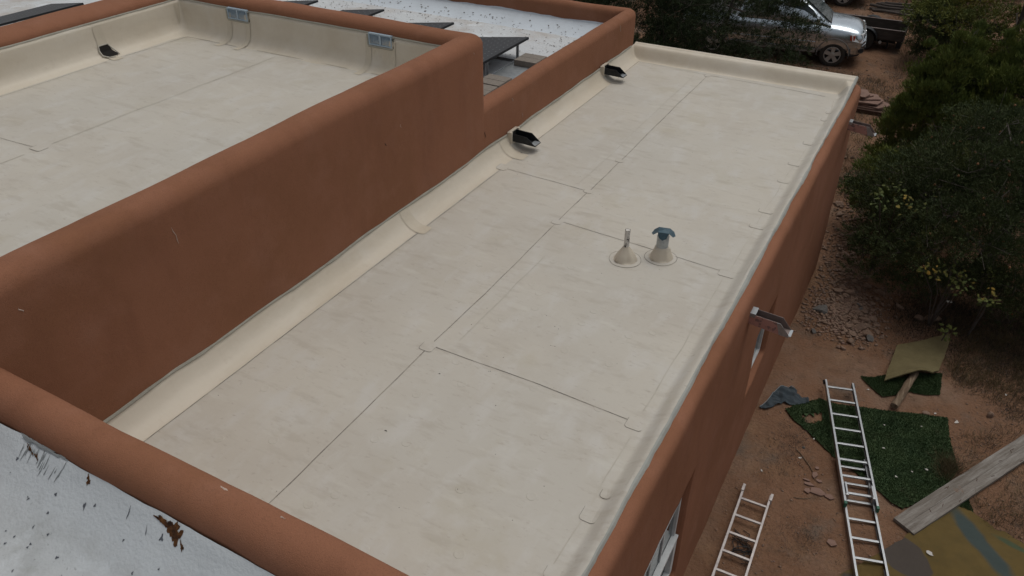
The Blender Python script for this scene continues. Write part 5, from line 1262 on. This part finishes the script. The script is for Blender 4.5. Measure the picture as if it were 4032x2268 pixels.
def tree(name, base, crown_c, crown_r, n_cl, cl_r, n_tuft, n_bl, bl_l, bl_w, leaf, label, cat, group=None, up=.35, cone=0.0, seed=0, trunk_r=.11, inner=.45, noise=.25, spire=0, cones=0, limb_mat=None):
    """tapered trunk with limbs to every clump; crown = many tiny needle blades in clumps"""
    rg = np.random.default_rng(seed); base = np.array(base, float); cc = np.array(crown_c, float); cr = np.array(crown_r, float)
    t = tag(empty(name, tuple(base)), label, cat, group)
    # clump centres in a noisy ellipsoid shell
    D = rg.normal(size=(n_cl*3, 3)); D /= np.linalg.norm(D, axis=1)[:, None]
    D = D[D[:, 2] > -.75][:n_cl]
    rad = inner+(1-inner)*rg.random(len(D))**.45
    nz = np.array([1+noise*1.6*mnoise.noise(Vector(d*1.7)+Vector((seed*3.1, 0, 0))) for d in D])
    Cn = D*rad[:, None]*nz[:, None]
    if cone > 0:                       # narrow the crown towards the top
        h = (Cn[:, 2]+1)/2; k = np.clip(1.15-cone*h, .08, 1.2); Cn[:, 0] *= k; Cn[:, 1] *= k
    Cp = cc+Cn*cr
    rc = cl_r*(.65+.7*rg.random(len(Cp)))
    if cone > 0: rc *= np.clip(1.15-.6*cone*(Cn[:, 2]+1)/2, .35, 1.1)
    if spire:
        k = rg.choice(len(Cp), spire, replace=False)
        sp_ = Cp[k]+np.stack([rg.normal(0, .05, spire), rg.normal(0, .05, spire), rc[k]*rg.uniform(1.0, 2.0, spire)], 1)
        Cp = np.concatenate([Cp, sp_]); rc = np.concatenate([rc, rc[k]*.36])
    ok = Cp[:, 2] > .25; Cp = Cp[ok]; rc = rc[ok]
    # foliage
    PV = []; n = len(Cp); DD = []
    T = rg.normal(size=(n, n_tuft, 3)); T /= np.linalg.norm(T, axis=2)[..., None]; T[..., 2] = np.abs(T[..., 2])*.75+T[..., 2]*.25
    rr = (.35+.65*rg.random((n, n_tuft))**.6)
    tp = Cp[:, None, :]+T*(rr*rc[:, None])[..., None]*np.array([1, 1, .8])
    outd = T*.8+(tp-cc)/np.max(cr)*.5+np.array([0, 0, up])
    tp = tp.reshape(-1, 3); outd = outd.reshape(-1, 3)
    k = np.repeat(np.arange(len(tp)), n_bl)
    P = tp[k]+rg.normal(0, bl_l*.35, (len(k), 3)); Dd = outd[k]+rg.normal(0, .55, (len(k), 3))
    V, F = blades(P, Dd, bl_l*rg.uniform(.6, 1.3, len(k)), bl_w*rg.uniform(.6, 1.3, len(k)), rg)
    V = V-base; V[:, 2] = np.maximum(V[:, 2], .02)
    fo = link_mesh('crown', np_mesh('crown', V, F), M[leaf], t)
    # trunk and limbs: connect every clump to the nearest node closer to the trunk
    top = cc+np.array([0, 0, cr[2]*.55]); tn = []
    for i in range(9):
        f = i/8; q = base*(1-f)+top*f; q = q+np.array([.12*math.sin(f*5+seed), .10*math.sin(f*4+seed*2), 0])*f; tn.append(q)
    mb = MB(); mb.tube([tuple(q-base-(np.array([0, 0, .15]) if i == 0 else 0)) for i, q in enumerate(tn)], [trunk_r*(1.25 if i == 0 else 1)*(1-.8*i/8) for i in range(9)], 9)
    mb.build('trunk', limb_mat or M['bark'], t, smooth=True)
    nodes = [q for q in tn[1:]]; dep = [trunk_r*.5]*len(nodes); mb = MB()
    axis_d = lambda q: np.linalg.norm((q-cc)[:2])
    for i in np.argsort([axis_d(q) for q in Cp]):
        q = Cp[i]; A = np.array(nodes); d = np.linalg.norm(A-q, axis=1)+.55*np.maximum(0, A[:, 2]-q[2]+.1)
        j = int(np.argmin(d)); a = A[j]; r0 = max(.007, dep[j]*.62); mid = (a+q)/2+np.array([rg.normal(0, .06), rg.normal(0, .06), -.08*np.linalg.norm(q-a)])
        mb.tube([tuple(a-base), tuple(mid-base), tuple(q-base)], [r0, r0*.8, r0*.5], 5, cap=False)
        for _ in range(3):      # twigs
            e = q+rg.normal(0, rc[i]*.6, 3); mb.tube([tuple(q-base), tuple(e-base)], [r0*.4, .003], 4, cap=False)
        nodes.append(q); dep.append(r0*.75)
    mb.build('limbs', limb_mat or M['bark'], t, smooth=True)
    if cones:
        k = rg.choice(len(tp), cones); mb = MB()
        for q in tp[k]:
            q = q-base+np.array([0, 0, .02]); mb.lathe(tuple(q), [(.006, -.02), (.022, 0), (.014, .02)], 6)
        mb.build('seed_cones', M['cone'], t)['kind'] = 'stuff'
    return t
# behind the house
GB = None
tree('pinyon_tree', (-7.9, 19.4, 0), (-7.7, 18.9, 2.5), (2.9, 2.3, 2.4), 300, .55, 72, 9, .070, .0095, 'pinyon_leaf', 'dark pinyon behind the far corner of the panel roof', 'tree', seed=1, trunk_r=.14)
tree('pinyon_tree', (-5.4, 21.6, 0), (-5.1, 21.3, 2.45), (2.3, 1.9, 2.0), 112, .40, 72, 9, .066, .0090, 'pinyon_leaf', 'open branched pinyon in front of the pickup truck', 'tree', seed=2, trunk_r=.11, noise=.4)
tree('pinyon_tree', (-12.2, 24.5, 0), (-12.0, 24.3, 2.8), (3.0, 2.6, 2.5), 110, .65, 60, 8, .08, .010, 'pinyon_leaf', 'dark pinyon farthest to the left behind the roof', 'tree', seed=3, trunk_r=.15)
tree('pinyon_tree', (-8.6, 31.2, 0), (-8.6, 31.0, 2.7), (3.0, 2.2, 2.4), 110, .65, 60, 8, .085, .011, 'pinyon_leaf', 'pinyon standing beyond the cab of the pickup truck', 'tree', seed=4, trunk_r=.15)
tree('pinyon_tree', (-5.4, 37.5, 0), (-5.3, 37.3, 2.4), (2.8, 2.0, 2.2), 90, .65, 55, 8, .09, .012, 'pinyon_leaf', 'pinyon at the top edge beyond the second vehicle', 'tree', seed=5, trunk_r=.14)
# right side
tree('scrub_oak', (1.7, 29.0, 0), (1.8, 28.8, 2.0), (2.9, 2.6, 2.0), 170, .55, 62, 7, .075, .018, 'yellow_leaf', 'rounded yellow green tree in the top right corner', 'tree', seed=6, trunk_r=.13, up=.3)
tree('dark_shrub', (0.1, 28.3, 0), (0.1, 28.2, .85), (1.25, 1.2, .95), 60, .38, 62, 8, .06, .011, 'big_leaf', 'dark low shrub at the left foot of the yellow green tree', 'shrub', seed=7, trunk_r=.05)
tree('scrub_oak', (-.2, 38.6, 0), (-.1, 38.5, 1.5), (2.3, 2.0, 1.6), 80, .55, 50, 7, .09, .020, 'yellow_leaf', 'yellow green tree farther back, between the poles and the corner', 'tree', seed=8, trunk_r=.1)
tree('juniper_tree', (0.35, 19.0, 0), (0.38, 18.9, 1.45), (1.25, 1.7, 1.75), 170, .34, 62, 8, .080, .0115, 'juniper_leaf', 'bright green juniper with upright pointed tips, left of the two', 'tree', seed=9, trunk_r=.1, up=1.3, cone=.75, spire=50)
tree('juniper_tree', (1.95, 19.4, 0), (1.95, 19.3, 1.75), (1.55, 1.6, 2.0), 190, .36, 62, 8, .080, .0115, 'juniper_leaf', 'bright green juniper at the right edge of the picture, farther right one', 'tree', seed=10, trunk_r=.1, up=1.3, cone=.7, spire=54)
tree('pinyon_tree', (1.75, 15.4, 0), (1.90, 15.15, 1.10), (2.65, 2.55, 1.60), 500, .42, 76, 9, .055, .0070, 'big_leaf', 'large dark conifer close to the east wall on the right', 'tree', seed=11, trunk_r=.17, cones=260, up=.55)
tree('juniper_bush', (-.45, 16.2, 0), (-.38, 16.1, .95), (.45, .7, .6), 34, .26, 60, 8, .07, .010, 'juniper_leaf', 'small yellow green bush bulging towards the wall from the big dark tree', 'shrub', seed=12, trunk_r=.03, up=.9)
# oak sprigs with lobed leaves
M['oak_leaf'] = leaf_mat('oak_leaves', (0.095, 0.11, 0.03), (0.055, 0.08, 0.026), (0.34, 0.20, 0.035), 2.2)
def oak(base, tips, label, seed):
    rg = np.random.default_rng(seed); t = tag(empty('oak_sapling', base), label, 'sapling'); b = Vector(base)
    mb = MB(); V = []; F = []
    lobes = [(0, -.5), (.22, -.38), (.14, -.26), (.40, -.12), (.20, .0), (.38, .18), (.16, .26), (.14, .48), (0, .55)]
    out = lobes+[(-x, y) for x, y in reversed(lobes[1:-1])]
    for tip in tips:
        q = Vector(tip)-b; mb.tube([(0, 0, -.05), q*.5+Vector((.05, .04, .12)), q], [.012, .009, .004], 5)
        for _ in range(14):
            c = q+Vector(rg.normal(0, .075, 3)); s_ = rg.uniform(.04, .085)
            n_ = Vector((rg.normal(0, .5), rg.normal(0, .5)-.3, 1)).normalized(); u_ = n_.cross(Vector(rg.normal(0, 1, 3))).normalized(); v_ = n_.cross(u_)
            k = len(V); V.append(c+n_*.004); V += [c+u_*x*s_+v_*y*s_ for x, y in out]
            m_ = len(out); F += [(k, k+1+i, k+1+(i+1) % m_) for i in range(m_)]
    mb.build('stem', M['bark'], t); l_ = MB(); l_.add(V, F); l_.build('leaves', M['oak_leaf'], t)
    return t
oak((1.05, 13.0, 0), [(1.13, 13.45, 1.3), (1.28, 13.6, 1.35), (1.21, 12.62, 1.3), (1.27, 12.38, 1.25), (.66, 12.5, 1.3), (.84, 12.5, 1.3), (1.06, 12.62, 1.35), (1.15, 12.5, 1.2)], 'yellow leaved oak sapling at the shaded foot of the big dark tree', 3)
oak((1.65, 13.0, 0), [(1.62, 12.2, 1.3), (1.66, 12.85, 1.3), (1.75, 13.0, .7), (1.66, 12.45, 1.1)], 'yellow oak sprig right of the taller oak sapling', 4)
oak((1.24, 12.5, 0), [(1.28, 12.28, .5), (1.25, 12.35, .35)], 'orange leaved sprig at the upper corner of the tan mat', 5)
oak((-.1, 14.4, 0), [(-0.24, 13.09, 2.0), (0.0, 13.22, 2.0), (-0.07, 13.77, 2.0), (0.40, 13.36, 2.0), (.2, 13.4, 2.0), (-.3, 13.6, 1.9)], 'greenish oak branch in front of the left side of the dark tree', 6)

# ------------------------------------------------------------------ loose ground cover
def scatter_stones(n, fn, smin, smax, seed, name, m, label):
    rg = np.random.default_rng(seed); oc = np.array([(1, 0, 0), (0, 1, 0), (-1, 0, 0), (0, -1, 0), (.1, .1, 1), (0, 0, -1)], float); ft = np.array([(0, 1, 4), (1, 2, 4), (2, 3, 4), (3, 0, 4), (1, 0, 5), (2, 1, 5), (3, 2, 5), (0, 3, 5)])
    V = []; F = []
    for i in range(n):
        x, y = fn(rg); s_ = smin+(smax-smin)*rg.random()**3; a = rg.uniform(0, 6.28); c, s2 = math.cos(a), math.sin(a)
        P = oc*np.array([s_*rg.uniform(.8, 1.3), s_*rg.uniform(.6, 1), s_*rg.uniform(.4, .7)])*rg.uniform(.75, 1.2, (6, 1)); P = np.stack([P[:, 0]*c-P[:, 1]*s2, P[:, 0]*s2+P[:, 1]*c, P[:, 2]], 1)+np.array([x, y, gz(x, y)+s_*.25])
        V.append(P); F.append(ft+6*i)
    return tag(link_mesh(name, np_mesh(name, np.concatenate(V), np.concatenate(F)), m, None), label, name.replace('_', ' '), kind='stuff')
def pile_pt(rg):
    while True:
        x, y = rg.normal(-.28, .30), rg.normal(12.75, .50)
        if x > -.98 and 11.7 < y < 14: return x, y
def strip_pt(rg):
    while True:
        y = rg.uniform(13.5, 19.5); x = rg.normal(-.62, .28)
        if x > -.95 or y > 14.4: return x, y
def yard_pt(rg):
    while True:
        x, y = rg.uniform(-.9, 3.3), rg.uniform(6, 14)
        if (x > 1.8 or rg.random() < .35) and not in_poly(x, y, TURF1) and not in_poly(x, y, TP): return x, y
scatter_stones(3600, pile_pt, .010, .048, 1, 'rubble_gravel', M['rock'], 'loose gravel filling the rubble heap beside the wall')
scatter_stones(900, pile_pt, .010, .04, 4, 'rubble_gravel', M['pink_stone'], 'pinkish gravel mixed into the rubble heap')
scatter_stones(1700, strip_pt, .010, .060, 2, 'strip_gravel', M['rock'], 'gravel along the strip between the wall and the big tree')
scatter_stones(3200, yard_pt, .005, .022, 3, 'yard_gravel', M['rock'], 'small stones scattered over the yard dirt')
scatter_stones(2600, lambda rg: (rg.uniform(-6, 2), rg.uniform(19, 37)), .010, .055, 6, 'far_gravel', M['rock'], 'stones scattered on the dirt behind the house')
def grass(n, fn, l, wd, seed, name, m, label, spread=.05, per=26):
    rg = np.random.default_rng(seed); P = []; D = []; Ls = []
    for i in range(n):
        x, y = fn(rg); k = rg.integers(per//2, per); q = rg.normal(0, spread, (k, 3)); q[:, 2] = 0
        d = q*4/spread*.12+np.array([0, 0, .8])+rg.normal(0, .35, (k, 3)); d[:, 2] = np.abs(d[:, 2])+.15
        P.append(q+np.array([x, y, gz(x, y)])); D.append(d); Ls.append(l*rg.uniform(.35, 1.25)*rg.uniform(.6, 1.2, k))
    P = np.concatenate(P); D = np.concatenate(D); Ls = np.concatenate(Ls)
    V, F = blades(P, D, Ls, np.full(len(P), wd), rg)
    return tag(link_mesh(name, np_mesh(name, V, F), m, None), label, name.replace('_', ' '), kind='stuff')
M['straw'] = leaf_mat('dry_straw', (0.150, 0.115, 0.060), (0.10, 0.080, 0.045), (0.19, 0.15, 0.085), 1.5)
M['grey_twig'] = leaf_mat('grey_twigs', (0.100, 0.088, 0.080), (0.065, 0.055, 0.050), (0.14, 0.125, 0.11), 2.5)
M['dark_twig'] = leaf_mat('dark_twigs', (0.060, 0.050, 0.036), (0.035, 0.032, 0.025), (0.085, 0.075, 0.045), 2.5)
def far_pt(rg):
    while True:
        x, y = rg.uniform(-8, 2.2), rg.uniform(17, 41)
        if fbm(x, y, 3, .35, 2) > -.12+.3*rg.random()-.15 and not (-7.8 < x < -1.2 and 26 < y < 30.5): return x, y
def right_pt(rg):
    while True:
        x, y = rg.uniform(.9, 3.5), rg.uniform(8.3, 14.2)
        if abs((x-1.185)*.866-(y-8.125)*.5) < .22: continue
        if x > 1.75+.6*fbm(x, y, 5, .8, 2) and not in_poly(x, y, TP) and not in_poly(x, y, MATP): return x, y
        if y > 12.9 and x > .6: return x, y
grass(2600, far_pt, .20, .0035, 1, 'dry_grass', M['straw'], 'straw coloured dry grass behind the house', .09)
grass(1500, far_pt, .16, .004, 2, 'grey_brush', M['grey_twig'], 'low grey brush and twigs behind the house', .12)
grass(520, right_pt, .17, .0022, 3, 'dry_grass', M['straw'], 'dry grass tufts at the right edge of the yard', .05)
grass(900, right_pt, .07, .003, 4, 'twig_litter', M['grey_twig'], 'grey twig litter at the right edge of the yard', .10)
grass(34, lambda rg: (rg.normal(1.60, .05), rg.normal(9.50, .10)), .24, .002, 8, 'dry_grass', M['straw'], 'dry grass tuft between the large turf and the plank', .03, 40)
grass(1500, lambda rg: (rg.uniform(.5, 3.8), rg.normal(13.6, .75)), .10, .0035, 9, 'shade_litter', M['dark_twig'], 'dark twigs and litter in the shade under the big tree', .14)
grass(500, lambda rg: (rg.uniform(1.5, 3.8), rg.uniform(11.6, 13.4)), .13, .003, 10, 'dry_grass', M['straw'], 'thin dry grass at the shaded right edge', .07)
def twig_pt(rg):
    c = ((-.42, 8.75, .16, .38), (.12, 7.35, .22, .18), (-.3, 9.1, .08, .12))[rg.choice(3, p=(.5, .4, .1))]
    return rg.normal(c[0], c[2]), rg.normal(c[1], c[3])
grass(260, twig_pt, .06, .0016, 5, 'twig_litter', M['grey_twig'], 'patches of fine grey twigs on the bare dirt', .05, 18)
def strip2(rg):
    return rg.normal(-.45, .35), rg.uniform(14.5, 20)
grass(300, strip2, .10, .003, 6, 'grey_brush', M['grey_twig'], 'sparse grey brush between wall and big tree', .08)
